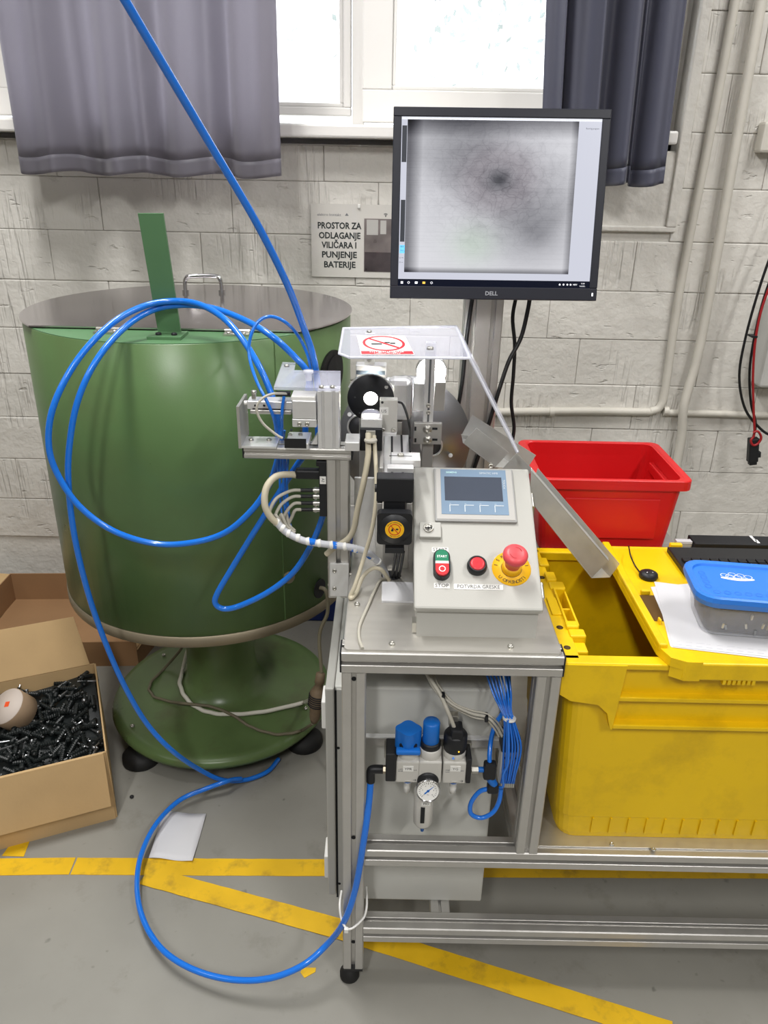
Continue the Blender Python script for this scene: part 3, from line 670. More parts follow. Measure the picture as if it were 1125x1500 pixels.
cwall('front_flap', [cpt(.004, -.004, BH), cpt(BW-.004, -.004, BH), cpt(BW, -.024, BH-.150), cpt(.006, -.024, BH-.150)])
cwall('back_flap', [cpt(.012, BD, BH+.002), cpt(BW-.01, BD, BH+.002), cpt(BW-.05, BD+.05, BH+.135), cpt(.035, BD+.05, BH+.135)])
# box standing behind it
c2 = thing('cardboard_box', AZ(60, 960, 0), 'open empty brown cardboard box behind the box of anchors', 'cardboard box')
e2x = V((1, .05, 0)).normalized(); e2y = V((-.05, 1, 0)).normalized(); B2 = V((-1.42, 2.08, 0)); W2, D2, H2 = .62, .42, .3
k2 = AY(22, 842, 2.5); H2 = AY(60, 842, B2.y+D2).z
def p2(u, v, z): return B2+e2x*u+e2y*v+V((0, 0, z))
lx = AY(22, 842, B2.y+D2).x - B2.x
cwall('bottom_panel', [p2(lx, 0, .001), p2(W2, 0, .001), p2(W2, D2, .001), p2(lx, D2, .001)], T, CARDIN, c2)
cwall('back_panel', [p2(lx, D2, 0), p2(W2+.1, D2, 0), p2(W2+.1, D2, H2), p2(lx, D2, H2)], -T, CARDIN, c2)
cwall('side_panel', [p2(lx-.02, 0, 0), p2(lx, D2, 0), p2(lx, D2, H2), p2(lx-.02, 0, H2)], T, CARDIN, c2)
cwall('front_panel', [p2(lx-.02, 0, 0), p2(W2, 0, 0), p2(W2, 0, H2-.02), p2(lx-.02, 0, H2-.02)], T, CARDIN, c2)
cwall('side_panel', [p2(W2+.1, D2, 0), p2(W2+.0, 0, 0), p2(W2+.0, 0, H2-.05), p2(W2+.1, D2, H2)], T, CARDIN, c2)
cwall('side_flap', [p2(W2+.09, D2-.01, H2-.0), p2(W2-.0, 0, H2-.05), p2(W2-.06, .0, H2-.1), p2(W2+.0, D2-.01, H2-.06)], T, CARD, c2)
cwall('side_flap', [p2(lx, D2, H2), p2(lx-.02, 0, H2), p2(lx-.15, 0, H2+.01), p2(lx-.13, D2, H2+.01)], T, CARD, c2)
# tape roll lying in the anchors
rc = AZ(20, 1040, BH-.005); tax = V((.1, -.72, .68)).normalized()
trl = thing('tape_roll', rc-V((0, 0, .03)), 'thick roll of brown packing tape with a small orange sticker in the anchor box', 'tape roll')
CORE = mat('pale roll face', (190, 178, 168), .6); BRT = mat('brown tape roll side', (150, 128, 104), .3)
tax = V((-.35, -.45, .82)).normalized()
MB().lathe([(0, -.03), (.048, -.03), (.05, -.028), (.05, .024), (.048, .026)], rc, tax, 36).build('tape_winding', BRT, trl)
MB().lathe([(.0485, .0255), (.0485, .0268), (0, .0268)], rc, tax, 36).build('roll_face', CORE, trl)
uu = (V((1, 0, 0))-tax*tax.x).normalized(); Mt = frame(rc+tax*.0273, uu, tax.cross(uu))
shape2d('orange_sticker', [rect2d(-.007, -.002, .007, .012)], Mt, mat('orange sticker', (226, 84, 36), .6), trl)
# black anchors with screws, one by one
am = MB()
prof = [(0, -.024), (.0035, -.024)]
for k in range(6): prof += [(.0064, -.022+k*.006), (.0046, -.0185+k*.006)]
prof += [(.0075, .0145), (.0075, .017), (0, .017)]
am.lathe(prof, (0, 0, 0), (0, 0, 1), 8, 0, smooth=False); am.cyl((0, 0, .017), (0, 0, .021), .0022, n=6, mi=1)
ANCM = mat('black nylon anchor', (22, 27, 27), .4); SCR = mat('zinc anchor screw', (150, 152, 154), .3, .85)
am2 = MB(); am2.cyl((0, 0, -.028), (0, 0, .024), .0024, n=6, mi=1); am2.lathe([(.0024, .023), (.0058, .026), (.0058, .028), (0, .029)], n=8, mi=1); am2.lathe([(.003, -.02), (.0052, -.018), (.0036, -.012), (.0052, -.008), (.003, -.002)], n=8)
def heap(u, v): return BH-.075+.05*(v/BD)+.016*math.sin(u*23+1)*math.cos(v*19)
base_me = am.build('wall_anchor', [ANCM, SCR]).data; base2 = am2.build('wall_anchor', [ANCM, SCR]).data
for o in [o for o in bpy.data.objects if o.name.startswith('wall_anchor')]: bpy.data.objects.remove(o)
# dark bed under the loose ones
bd = MB(); N = 14; vs = []
for j in range(N+1):
    for i in range(N+1):
        u, v = .004+(BW-.008)*i/N, .004+(BD-.008)*j/N; vs.append(cpt(u, v, heap(u, v)-.012))
bd.add(vs, [(j*(N+1)+i, j*(N+1)+i+1, (j+1)*(N+1)+i+1, (j+1)*(N+1)+i) for j in range(N) for i in range(N)]).build('anchor_filling', ANCM, None, 'deep filling of black anchors in the open cardboard box', 'anchors', kind='stuff')
rnd = random.Random(5); cnt = 0
while cnt < 290:
    u, v = rnd.uniform(.014, .40), rnd.uniform(.018, BD-.014)
    me = base_me if rnd.random() < .9 else base2
    o = bpy.data.objects.new('wall_anchor', me); COL.objects.link(o)
    el = rnd.uniform(-.45, .55); az = rnd.uniform(0, 6.28); d = V((math.cos(az)*math.cos(el), math.sin(az)*math.cos(el), math.sin(el)))
    o.rotation_mode = 'QUATERNION'; o.rotation_quaternion = d.to_track_quat('Z', 'Y')
    o.location = cpt(u, v, heap(u, v)+rnd.uniform(-.006, .012)); cnt += 1
    tag(o, 'black ribbed plastic wall anchor in the heap' if me is base_me else 'zinc screw with a short black sleeve in the anchor heap', 'anchor', 'loose anchors in the cardboard box')
#=====BENCH=====
# ------------------------------------------------------------------ aluminium bench
W = .04; FX0, FX1 = -.064, .295; FY = 1.035; TZ_ = .812; BK = 1.66; XE = 1.35
SHZ, BRZ = .378, .170
bn = thing('workbench', (.4, 1.3, 0), 'aluminium profile workbench with steel top and lower shelf', 'workbench')
X_, Y_, Z_ = V((1, 0, 0)), V((0, 1, 0)), V((0, 0, 1))
def beamx(nm, x0, x1, y, z, w_=W, h_=W, **k): return extr(nm, (x0, y, z), X_, Z_, x1-x0, w_, h_, bn, **k)
def beamy(nm, x, y0, y1, z, w_=W, h_=W, **k): return extr(nm, (x, y0, z), Y_, Z_, y1-y0, w_, h_, bn, **k)
def post(nm, x, y, z0, z1, w_=W, h_=W, **k): return extr(nm, (x, y, z0), Z_, Y_, z1-z0, w_, h_, bn, **k)
h2 = W/2
beamx('top_beam', FX0, FX1, FY+h2, TZ_-h2)
beamy('side_beam', FX0+h2, FY+W+.0005, BK-W-.0005, TZ_-h2); beamy('side_beam', FX1-h2, FY+W+.0005, BK-W-.0005, TZ_-h2); beamx('top_beam', FX0, FX1, BK-h2, TZ_-h2)
leg = post('leg', FX0+h2, FY+h2, .05, TZ_-W)
post('leg', FX0+h2, BK-h2, .05, TZ_-W)
post('leg', XE-h2, FY+h2, .05, BRZ-W); post('leg', XE-h2, BK-h2, .05, BRZ-W)
post('post', FX1-h2, FY+h2, SHZ-.001, TZ_-W); post('post', FX1-h2, BK-h2, SHZ-.001, TZ_-W)
post('post', XE-h2, FY+h2, BRZ, SHZ-W); post('post', XE-h2, BK-h2, BRZ, SHZ-W)
beamx('shelf_rail', FX0+W, XE, FY+h2, SHZ-h2); beamx('shelf_rail', FX0+W, XE, BK-h2, SHZ-h2)
beamx('bottom_rail', FX0+W, XE, FY+h2, BRZ-h2); beamx('bottom_rail', FX0+W, XE, BK-h2, BRZ-h2)
CBOT = AY(600, 1319, 1.115).z
beamy('cross_rail', .13, FY+W, BK-W, (CBOT+.0004+BRZ-W)/2, W, CBOT+.0004-(BRZ-W)); beamy('cross_rail', XE-h2, FY+W, BK-W, SHZ-h2); beamy('cross_rail', FX1-h2, FY+W, BK-W, SHZ-h2)
for (x, y) in ((FX0+.012, FY+h2), (FX0+h2, BK-h2), (XE-h2, FY+h2), (XE-h2, BK-h2)):
    f_ = MB().lathe([(.017, 0), (.02, .004), (.02, .014), (.012, .026), (.007, .03), (.007, .046)], (x, y, 0), n=24).build('foot', RUBBER, bn)
    cx_ = FX0+h2 if x < 0 else XE-h2
    bx('leg_end_cap', BLACK, f_, (cx_-h2+.0008, y-h2+.0008, .042), (cx_+h2-.0008, y+h2-.0008, .0505))
for z in (.755, .40, .118): cyl('assembly_hole', BLACKM, leg, (FX0+h2, FY+.0092, z), (FX0+h2, FY+.0086, z), .0042, n=12)
# cap on the open beam ends
bx('beam_end_cap', BLACK, bn, (FX0-.003, FY+.001, TZ_-W+.001), (FX0-.0002, FY+W-.001, TZ_-.001)); bx('beam_end_cap', BLACK, bn, (FX1+.0002, FY+.001, TZ_-W+.001), (FX1+.003, FY+W-.001, TZ_-.001))
tt = MB(); TPZ = TZ_+.004
def chamf(x0, x1, y0, y1, c): return [(x0+c, y0), (x1-c, y0), (x1, y0+c), (x1, y1-c), (x1-c, y1), (x0+c, y1), (x0, y1-c), (x0, y0+c)]
top = tt.prism(chamf(FX0+.004, FX1-.004, FY+.004, BK-.004, .006), Matrix.Translation((0, 0, TZ_+.0002)), .0038).build('table_top', STEEL, bn, label='brushed stainless table top')
for (x, y) in ((523, 886), (574, 944), (748, 948)): q = AZ(x, y, TPZ); screw(top, q, (0, 0, 1), .0052)
q = AZ(573, 843, TPZ); MB().lathe([(.019, -.0005), (.019, .0006), (0, .0006)], q, n=24).build('cable_hole', BLACKM, top)
sh = bx('shelf_plate', STEEL, bn, (FX1+.002, FY+.016, SHZ+.0002), (XE-.002, BK-.01, SHZ+.0035))
for (x, y) in ((896, 1237), (957, 1245)): screw(sh, AZ(x, y, SHZ+.0035), (0, 0, 1), .0045)
# zip tie round the leg is a thing of its own (below); door slab and switch cabinet in the frame
CBY = 1.115
cab = thing('switch_cabinet', (.06, CBY+.2, .16), 'light grey switch cabinet hanging inside the bench frame', 'cabinet')
ct, cbm = AY(600, 1008, CBY), AY(600, 1319, CBY); cxr = AY(721, 1160, CBY).x
cb0 = cbm.z
bx('cabinet_body', GREYC, cab, (FX0-.018, CBY, cb0), (cxr, CBY+.42, ct.z), .004)
dx0, dx1 = AY(476, 1010, CBY-.01).x, AY(489.5, 1010, CBY-.01).x
dr = bx('cabinet_door', GREYP, cab, (dx0, CBY-.012, AY(478, 1311, CBY-.012).z), (dx1, CBY+.45, AY(478, 1009, CBY-.012).z), .003)
bx('door_gasket', BLACKM, cab, (dx1, CBY-.002, cb0+.008), (dx1+.004, CBY+.42, ct.z-.008))
bx('door_flange', GREYP, cab, (dx1+.004, CBY-.004, cb0+.004), (FX0-.001, CBY+.02, ct.z-.004))
for zz in (.62, .24): bx('door_lock', WHITEP, dr, (dx0-.008, CBY+.0, zz-.03), (dx0+.001, CBY+.05, zz+.03), .002)
for zz in (.55, .20): cyl('door_rivet', BLACKM, cab, (dx1+.006, CBY-.0045, zz), (dx1+.006, CBY-.0035, zz), .003, n=10)
# thin mounting strip across the frame behind the air service unit
MSY = CBY-.02; mz = AY(640, 1080, MSY).z
bx('mounting_strip', ALU, bn, (FX0+W, MSY, mz-.022), (FX1-W, MSY+.003, mz), label='thin metal mounting strip')
bx('mounting_strip_edge', ALUB, bn, (FX0+W, MSY-.006, mz), (FX1-W, MSY+.004, mz+.0025))
# rear uprights for the monitor
COY = 1.62
cxm = (AY(681, 440, COY).x+AY(739, 440, COY).x)/2
extr('monitor_column', (cxm, COY+.02, TZ_+.0002), Z_, Y_, 1.5-TZ_, .08, .04, bn, nw=2, nh=1, slot=.0082)
bx('column_foot', ALU, bn, (cxm-.06, COY-.004, TZ_+.004), (cxm+.06, BK-.001, TZ_+.012))
# ------------------------------------------------------------------ cable tie on the leg
b = MB(); zc = AY(515, 1345, FY-.006).z
b.tube([V((FX0-.004, FY+.03, zc+.03)), V((FX0-.006, FY+.002, zc+.025)), V((FX0-.002, FY-.012, zc+.006)), V((FX0+.008, FY-.0245, zc-.004)), V((FX0+.020, FY-.0245, zc-.003)), V((FX0+W-.004, FY-.014, zc+.004)), V((FX0+W+.003, FY-.006, zc+.010)), V((FX0+W+.006, FY+.006, zc+.024)), V((FX0+W+.004, FY+.04, zc+.03))], .0022, 8)
b.box((FX0+.004, FY-.0295, zc-.012), (FX0+.012, FY-.0225, zc-.002), None, 0, .001)
b.build('cable_tie', WHITEP, None, 'white cable tie holding the blue hose to the bench leg', 'cable tie')
# ------------------------------------------------------------------ air service unit
AYF = MSY-.062            # front plane of the module bodies
au = thing('air_service_unit', (.09, AYF+.03, .3), 'grey air preparation unit with blue knobs and a pressure gauge', 'air unit')
SIL = mat('light grey die cast', (198, 196, 190), .45, .2)
def ax_(x): return AY(x, 1115, AYF).x
zt_, zb_ = AY(628, 1118, AYF).z, AY(628, 1145, AYF).z
mods = [(597, 'YPR'), (630, None), (666, 'YG')]
mx = [AY(c_, 1130, AYF).x for c_, _ in mods]; hw = .0205
for i, (c_, lb) in enumerate(mods):
    x = mx[i]
    m_ = bx('module_body', SIL, au, (x-hw+.0004, AYF, zb_-.004), (x+hw-.0004, AYF+.045, zt_+.002), .003)
    MB().lathe([(.019, 0), (.0195, .004), (.0195, .018), (.017, .02), (0, .02)], (x, AYF+.022, zt_+.001), n=28).build('collar', SIL, m_)
    if lb:
        M = frame((x+.001, AYF-.0012, AY(c_, 1126, AYF).z), X_, Z_); bx('tag', WHITEP, m_, (x-.008, AYF-.001, AY(c_, 1129.5, AYF).z), (x+.01, AYF, AY(c_, 1122, AYF).z))
        text(lb, .0075, M, DARKINK, m_)
        for k, (du, dz) in enumerate(((-.012, -.0105), (-.012, -.0145), (.012, -.0115))):
            shape2d('small_print', scribble(.008, .0026, 4, k+int(c_)), frame((x+du, AYF-.0004, zt_-.004+dz), X_, Z_), GREYINK, m_)
        text('→', .008, frame((x+.013, AYF-.0004, zb_+.003), X_, Z_), DARKINK, m_)
zk = zt_+.02
# module 1: ridged blue shut-off knob on black collar
k0 = AY(597, 1072, AYF+.012).z; kb = AY(597, 1104, AYF+.004).z
MB().lathe([(.018, 0), (.0185, .012), (.017, .02), (0, .02)], (mx[0], AYF+.022, zk-.002), n=28).build('knob_collar', BLACK, au)
kn = MB(); kp = []
for i in range(48):
    a = 2*math.pi*i/48; r = .0185+.0018*math.cos(4*a); kp.append((r*math.cos(a)*1.12, r*math.sin(a)))
kn.prism(kp, Matrix.Translation((mx[0], AYF+.022, kb)), k0-kb); ko = kn.build('shutoff_knob', BLUEP, au, label='blue ridged shut-off knob')
bx('knob_pointer', BLUEP, ko, (mx[0]-.021, AYF-.004, kb+.002), (mx[0]+.021, AYF+.01, kb+.011), .003)
# module 2: tall blue regulator knob
MB().lathe([(.017, 0), (.018, .003), (.018, .012), (.016, .014), (0, .014)], (mx[1], AYF+.022, zk-.002), n=28).build('knob_collar', BLACK, au)
MB().lathe([(.014, 0), (.0148, .002)]+[(.0146, .03), (.0146, .042), (.013, .045), (0, .0455)], (mx[1], AYF+.022, zk+.008), n=28).build('regulator_knob', BLUEP, au, label='tall blue regulator knob')
# module 3: black electric head with plug and led
hd = MB().lathe([(.0195, 0), (.0205, .004), (.0205, .03), (.018, .034), (0, .034)], (mx[2], AYF+.022, zk-.004), n=28).build('valve_head', BLACK, au)
bx('valve_plug', BLACKM, hd, (mx[2]-.009, AYF+.004, zk+.012), (mx[2]+.011, AYF+.034, zk+.046), .003)
bx('plug_clip', ZINC, hd, (mx[2]-.012, AYF+.03, zk+.034), (mx[2]+.004, AYF+.045, zk+.058), .002)
MB().lathe([(.0016, 0), (.0012, .001), (0, .0012)], AY(672, 1101, AYF+.003), (0, -1, 0), 10).build('status_led', mat('amber led', (255, 190, 40), .4, emit=3), hd)
cyl('blue_stud', BLUEP, hd, AY(664, 1111, AYF+.003), AY(664, 1111, AYF-.0005), .0022, n=10)
bx('end_plate', BLACK, au, (AY(565, 1120, AYF).x, AYF-.002, AY(566, 1144, AYF).z), (mx[0]-hw, AYF+.04, AY(566, 1104, AYF).z), .002)
bx('end_plate', BLACK, au, (mx[2]+hw, AYF-.002, AY(686, 1147, AYF).z), (AY(691, 1120, AYF).x, AYF+.04, AY(686, 1112, AYF).z), .002)
for xx, px in ((AY(568, 1095, MSY).x, 569), (AY(684, 1095, MSY).x, 685)):
    br_ = bx('wall_bracket', ZINC, au, (xx-.006, MSY-.008, AY(px, 1106, MSY).z), (xx+.007, MSY-.0005, AY(px, 1084, MSY).z), .001); screw(br_, (xx, MSY-.008, AY(px, 1091, MSY).z), (0, -1, 0), .004)
# bowls and drain
for x in (mx[0], mx[2]):
    bo = MB().lathe([(0, -.034), (.0055, -.033), (.0065, -.02), (.0065, -.008), (.009, -.007)], (x+.001, AYF+.018, zb_-.008), n=18).build('drain_nozzle', WHITEP, au)
    MB().lathe([(.0075, -.012), (.0075, -.006), (.012, -.002), (.017, .002), (.0175, .006)], (x+.001, AYF+.018, zb_-.004), n=20).build('drain_ring', BLUEP, bo)
    MB().lathe([(.009, -.004), (.016, .001), (.0175, .005)], (x+.001, AYF+.016, zb_-.003), n=20).build('bowl_neck', SIL, bo)
gp = AY(627, 1158, AYF-.012); gn = (CAM-gp).normalized(); gn = V((gn.x*.2, -1, .25)).normalized()
MB().lathe([(.018, 0), (.019, .004), (.019, .03), (.017, .034), (0, .034)], AY(627, 1140, AYF)+V((0, .03, -.006)), (0, -1, 0), 28).build('gauge_mount', BLACK, au)
g_ = MB().lathe([(0, -.012), (.0205, -.012), (.021, -.002), (.021, .003), (.0195, .004), (.019, .001), (0, .001)], gp, gn, 36).build('pressure_gauge', CHROME, au, label='round pressure gauge with a blue needle')
gu = (X_-gn*gn.x).normalized(); Mg = frame(gp+gn*.0016, gu, gn.cross(gu)*1.0)
if (Mg.to_3x3() @ V((0, 1, 0))).z < 0: Mg = frame(gp+gn*.0016, gu, -gn.cross(gu))
Mg = frame(gp+gn*.0016, gu, gn.cross(gu))
shape2d('dial_face', disc2d(.0188), Mg, WHITEP, g_)
ticks = []
for i in range(21):
    a = math.radians(225-270*i/20); c_, s_ = math.cos(a), math.sin(a); r0, r1, hwid = (.0135 if i % 5 else .012), .016, .00035
    ticks.append([(c_*r0-s_*hwid, s_*r0+c_*hwid), (c_*r1-s_*hwid, s_*r1+c_*hwid), (c_*r1+s_*hwid, s_*r1-c_*hwid), (c_*r0+s_*hwid, s_*r0-c_*hwid)])
shape2d('dial_ticks', ticks, Mg, DARKINK, g_, .0003)
for i, a in enumerate((225, 171, 117, 63, 9, -45)): text(str(i*2), .0034, Mg @ Matrix.Translation((.0098*math.cos(math.radians(a)), .0098*math.sin(math.radians(a)), .0003)), DARKINK, g_)
text('bar', .003, Mg @ Matrix.Translation((0, -.007, .0003)), DARKINK, g_)
na = math.radians(42); c_, s_ = math.cos(na), math.sin(na)
shape2d('needle', [[(-.008*c_-.0014*s_, -.008*s_+.0014*c_), (-.008*c_+.0014*s_, -.008*s_-.0014*c_), (.013*c_+.0003*s_, .013*s_-.0003*c_), (.013*c_-.0003*s_, .013*s_+.0003*c_)]]+disc2d(.0024, 14), Mg, BLUEP, g_, .0006)
fb = AY(620, 1190, AYF+.004); MB().lathe([(.006, -.045), (.013, -.04), (.0172, -.033), (.018, .02), (.018, .04)], AY(620, 1182, AYF+.02), n=28).build('filter_bowl', mat('milky filter bowl', (206, 204, 198), .35), au)
bz = AY(618, 1208, AYF+.006)
bx('sight_slot', BLACKM, au, (AY(616, 1195, AYF).x, AYF+.0, AY(616, 1206, AYF).z), (AY(622, 1195, AYF).x, AYF+.006, AY(616, 1184, AYF).z))
MB().lathe([(0, -.014), (.003, -.013), (.0045, -.002), (.006, 0)], AY(620, 1182, AYF+.02)+V((0, 0, -.045)), n=14).build('drain_screw', BLUEP, au)
text('PIO', .0065, frame(AY(624, 1178, AYF-.003), X_, Z_), DARKINK, au); q = AY(624, 1178, AYF-.002); bx('tag', WHITEP, au, (q.x-.008, AYF-.002, q.z-.004), (q.x+.008, AYF+.006, q.z+.004))
# left elbow fitting
e0 = AY(566, 1127, AYF+.02); e1 = AY(544, 1127, AYF+.02); e2 = AY(543, 1142, AYF+.02)
MB().cyl(e0+V((.002, 0, 0)), e0-V((.008, 0, 0)), .0075, n=6).build('brass_nut', mat('nickel brass', (170, 160, 140), .3, .9), au)
MB().tube([e0-V((.006, 0, 0)), e0-V((.016, 0, 0)), V((e2.x+.004, e1.y, e1.z+.0)), V((e2.x, e1.y, e1.z-.004)), e2, e2-V((0, 0, .004))], .0078, 14).build('elbow_fitting', BLACK, au)
HOSE_END = e2-V((0, 0, .002))
# right tee fittings with the small blue loop
f0 = AY(692, 1127, AYF+.02)
MB().cyl(f0-V((.002, 0, 0)), f0+V((.01, 0, 0)), .0072, n=6).build('brass_nut', ZINC, au)
MB().cyl(f0+V((.008, 0, 0)), f0+V((.022, 0, 0)), .005, n=14).build('nipple', BLUEP, au)
t1_ = AY(718, 1128, AYF+.02); t2_ = AY(723, 1154, AYF+.02)
bx('tee_fitting', BLACK, au, t1_-V((.012, .008, .018)), t1_+V((.010, .008, .018)), .004); bx('tee_fitting', BLACK, au, t2_-V((.012, .008, .009)), t2_+V((.0085, .008, .011)), .004)
MB().cyl(t1_-V((0, 0, .016)), t2_+V((0, 0, .008)), .0075, n=14).build('tee_collar', BLUEP, au)
tube('air_hose', BLUE, None, [t2_-V((.008, 0, .002)), AY(702, 1160, AYF+.02), AY(690, 1176, AYF+.018), AY(690, 1192, AYF+.015), AY(705, 1198, AYF+.014), AY(722, 1190, AYF+.016), AY(731, 1174, AYF+.02), AY(734, 1156, AYF+.024)], .0042, 10, label='short blue air hose loop hanging below the black tee', cat='hose')
tube('air_hose', BLUE, None, [t1_+V((-.002, 0, .014)), AY(717, 1105, AYF+.03), AY(719, 1085, AYF+.045), AY(722, 1072, AYF+.048), AY(727, 1058, AYF+.06), AY(737, 1042, AYF+.085), AY(745, 1012, AYF+.115), AY(744, 975, AYF+.15)], .0042, 10, label='blue air hose rising from the black tee into the bench', cat='hose')
# ------------------------------------------------------------------ valve terminal on the right
VY = AYF+.03
vt = thing('valve_terminal', AY(745, 1150, VY), 'small silver valve terminal with blue hoses beside the right post', 'valve')
v0, v1 = AY(730, 1148, VY), AY(763, 1078, VY)
bx('manifold', ALUB, vt, (v0.x, VY, v0.z), (v1.x, VY+.0262, AY(745, 1098, VY).z), .002)
bx('coil_block', BLACK, vt, (v0.x-.002, VY-.006, AY(745, 1100, VY).z), (v1.x-.004, VY+.0262, AY(745, 1078, VY).z), .003)
for k in range(7):
    xx = v0.x+.004+(v1.x-v0.x-.008)*k/6; cyl('push_fitting', ZINC, vt, (xx, VY-.004, v0.z+.006), (xx, VY-.004, v0.z-.003), .0026, n=12)
for k in range(4):
    xx = v0.x+.006+(v1.x-v0.x-.012)*k/3
    cyl('manual_override', BLACK, vt, (xx, VY-.002, AY(745, 1110, VY).z), (xx, VY+.002, AY(745, 1110, VY).z), .002, n=10)
for k in range(3): screw(vt, (v0.x+.006+k*.008, VY, AY(745, 1125+k*6, VY).z), (0, -1, 0), .003)
rnd = random.Random(2)
for k in range(7):
    xb = v0.x+.004+(v1.x-v0.x-.008)*k/6
    tube('air_hose', BLUE, None, [V((xb, VY-.004, v0.z+.0055)), V((xb, VY-.0085-.003*(k%2), AY(745, 1130, VY).z)), AY(738+k*4.2, 1095, VY-.0125-.004*(k%2)), AY(739+k*2.3, 1056, VY-.012-.005*(k%2)), AY(734+k*2.4, 1040, VY-.002-.005*(k%2)), AY(722+k*4.4, 1015, VY+.02-.004*(k%2)), AY(712+k*5.4, 985, VY+.044-.004*(k%2))], .0019, 8, label='thin blue hose in the tied bundle rising from the valve terminal', cat='hose', group='thin blue hoses of the valve terminal')
q = AY(746, 1052, VY-.013); MB().lathe([(.0112, -.002), (.012, 0), (.0112, .002)], q, (0.1, .1, 1), 18).build('cable_tie', WHITEP, None, 'small white tie round the thin blue hose bundle', 'cable tie')
tube('air_hose', BLUE, None, [t2_+V((.006, 0, .002)), AY(737, 1152, VY-.018), AY(737, 1135, VY-.022), AY(744, 1118, VY-.024), AY(745, 1085, VY-.024), AY(744, 1055, VY-.0225)], .0024, 8, label='single thin blue hose dropping past the silver manifold to the tee', cat='hose')
# grey cables in the compartment
for k, (dx, rr, dy) in enumerate(((0, .0026, 0), (5, .002, .0045), (-5, .002, .004))):
    tube('sensor_cable', GREYCAB, None, [AY(628+dx, 985, VY+.05+dy), AY(640+dx, 1008, VY+.03+dy), AY(660+dx, 1030, VY+.015+dy), AY(690, 1045-dx*.9, VY+.01+dy), AY(712, 1050-dx*.9, VY+.008+dy), AY(726+dx*.5, 1062-dx*.8, VY+.004+dy), AY(736+dx, 1079, VY+.002+dy)], rr, 8, label='grey sensor cable sagging to the valve terminal', cat='cable', group='grey cables in the bench compartment')
tube('sensor_cable', GREYCAB, None, [AY(624, 985, VY+.036), AY(644, 1016, VY+.012), AY(655, 1040, VY-.008), AY(664, 1062, AYF+.018), AY(667, 1074, AYF+.018)], .0036, 10, label='thicker grey cable dropping to the black valve plug', cat='cable')
for (x, y) in ((649, 1020), (712, 1050)): 
    q = AY(x, y, VY+.012); bx('cable_tie', BLACK, None, (q.x-.003, q.y-.008, q.z-.006), (q.x+.003, q.y+.006, q.z+.006), .001, label='black cable tie on the grey cables %s' % ('near the bench top' if y < 1030 else 'near the valve terminal'), cat='cable tie')
# ------------------------------------------------------------------ control box on the table
kx0, kx1 = .0545, .2585
ct_ = thing('control_box', (.157, 1.2, TPZ), 'light grey sloped control box with touch panel and emergency stop', 'control box')
A_ = V((0, 1.075, .88)); B_ = V((0, 1.31, 1.028)); tv = (B_-A_).normalized(); nv = V((0, -tv.z, tv.y))
def LM(u, v, lift=0): q = A_+tv*v+nv*lift; return Matrix(((1, 0, 0, u), (0, tv.y, nv.y, q.y), (0, tv.z, nv.z, q.z), (0, 0, 0, 1)))
# body: side outline extruded along x
poly = [(1.082, TPZ), (1.335, TPZ), (1.335, 1.018), (1.308, 1.014), (1.086, .874), (1.082, .868)]
Mx = Matrix(((0, 0, 1, kx0+.003), (1, 0, 0, 0), (0, 1, 0, 0), (0, 0, 0, 1)))
MB().prism(poly, Mx, kx1-kx0-.006).build('box_body', GREYP, ct_)
LL = .2777
lidm = MB(); lidm.box((kx0-.003, -.006, -.016), (kx1+.003, LL+.002, 0), LM(0, 0), 0, .004)
ld = lidm.build('box_lid', GREYP, ct_)
for vv in (.2, .02):
    cyl('hinge', ZINC, ct_, LM(kx1+.004, vv, -.008).translation, LM(kx1+.004, vv+.028, -.008).translation, .004, n=10)
bx('side_clip', ZINC, ct_, (kx0-.004, 1.09, TPZ+.001), (kx0+.003, 1.11, TPZ+.02))
# touch panel
hm = MB(); hx0_, hx1_, hv0, hv1 = .0885, .2305, .1590, .2725
hm.box((hx0_, hv0, 0), (hx1_, hv1, .006), LM(0, 0), 0, .0018); hmi = hm.build('touch_panel', mat('panel grey bezel', (150, 150, 148), .45), ct_)
bx('panel_frame', mat('panel silver frame', (178, 176, 172), .4), hmi, (hx0_+.003, hv0+.0035, .005), (hx1_-.003, hv1-.002, .0068), .0008, M=LM(0, 0))
bx('panel_membrane', mat('panel blue grey membrane', (120, 142, 164), .35, var=.04, vscale=10), hmi, (hx0_+.0115, hv0+.0135, .006), (hx1_-.0135, hv1-.0035, .0074), M=LM(0, 0))
SCRM = mat('dark lcd glass', (74, 80, 92), .12, coat=.5)
bx('display', SCRM, hmi, (.1065, .2010, .0068), (.2085, .2525, .0079), M=LM(0, 0))
text('SIEMENS', .0052, LM(.1195, .2615, .0080), mat('teal print', (190, 226, 226), .5), hmi, bold=.02)
text('SIMATIC HMI', .0058, LM(.186, .2610, .0080), mat('pale print', (206, 212, 216), .5), hmi)
text('TOUCH', .0056, LM(.2122, .2375, .0080) @ Matrix.Rotation(-math.pi/2, 4, 'Z'), MATS['pale print'], hmi)
for k in range(4):
    u = .114+k*.0262
    shape2d('function_key', [rect2d(0, 0, .0013, .0145), rect2d(0, .0132, .0165, .0145)], LM(u, .1775, .0079), MATS['pale print'], hmi)
    text('F%d' % (k+1), .0032, LM(u+.0018, .1938, .0080), MATS['pale print'], hmi)
# lock block
lk = MB(); lk.box((.0615, .124, -.006), (.098, .1545, .009), LM(0, 0), 0, .0015); lko = lk.build('lock_block', GREYP, ct_)
MB().lathe([(.0085, 0), (.0085, .003), (.0072, .0034), (.0066, .0016), (0, .0016)], LM(.0765, .1412, .009).translation, nv, 24).build('lock_cylinder', ZINC, lko)
shape2d('lock_slot', [rect2d(-.006, -.001, .006, .001)]+disc2d(.0022, 12), LM(.0765, .1412, .0112), BLACKM, lko)
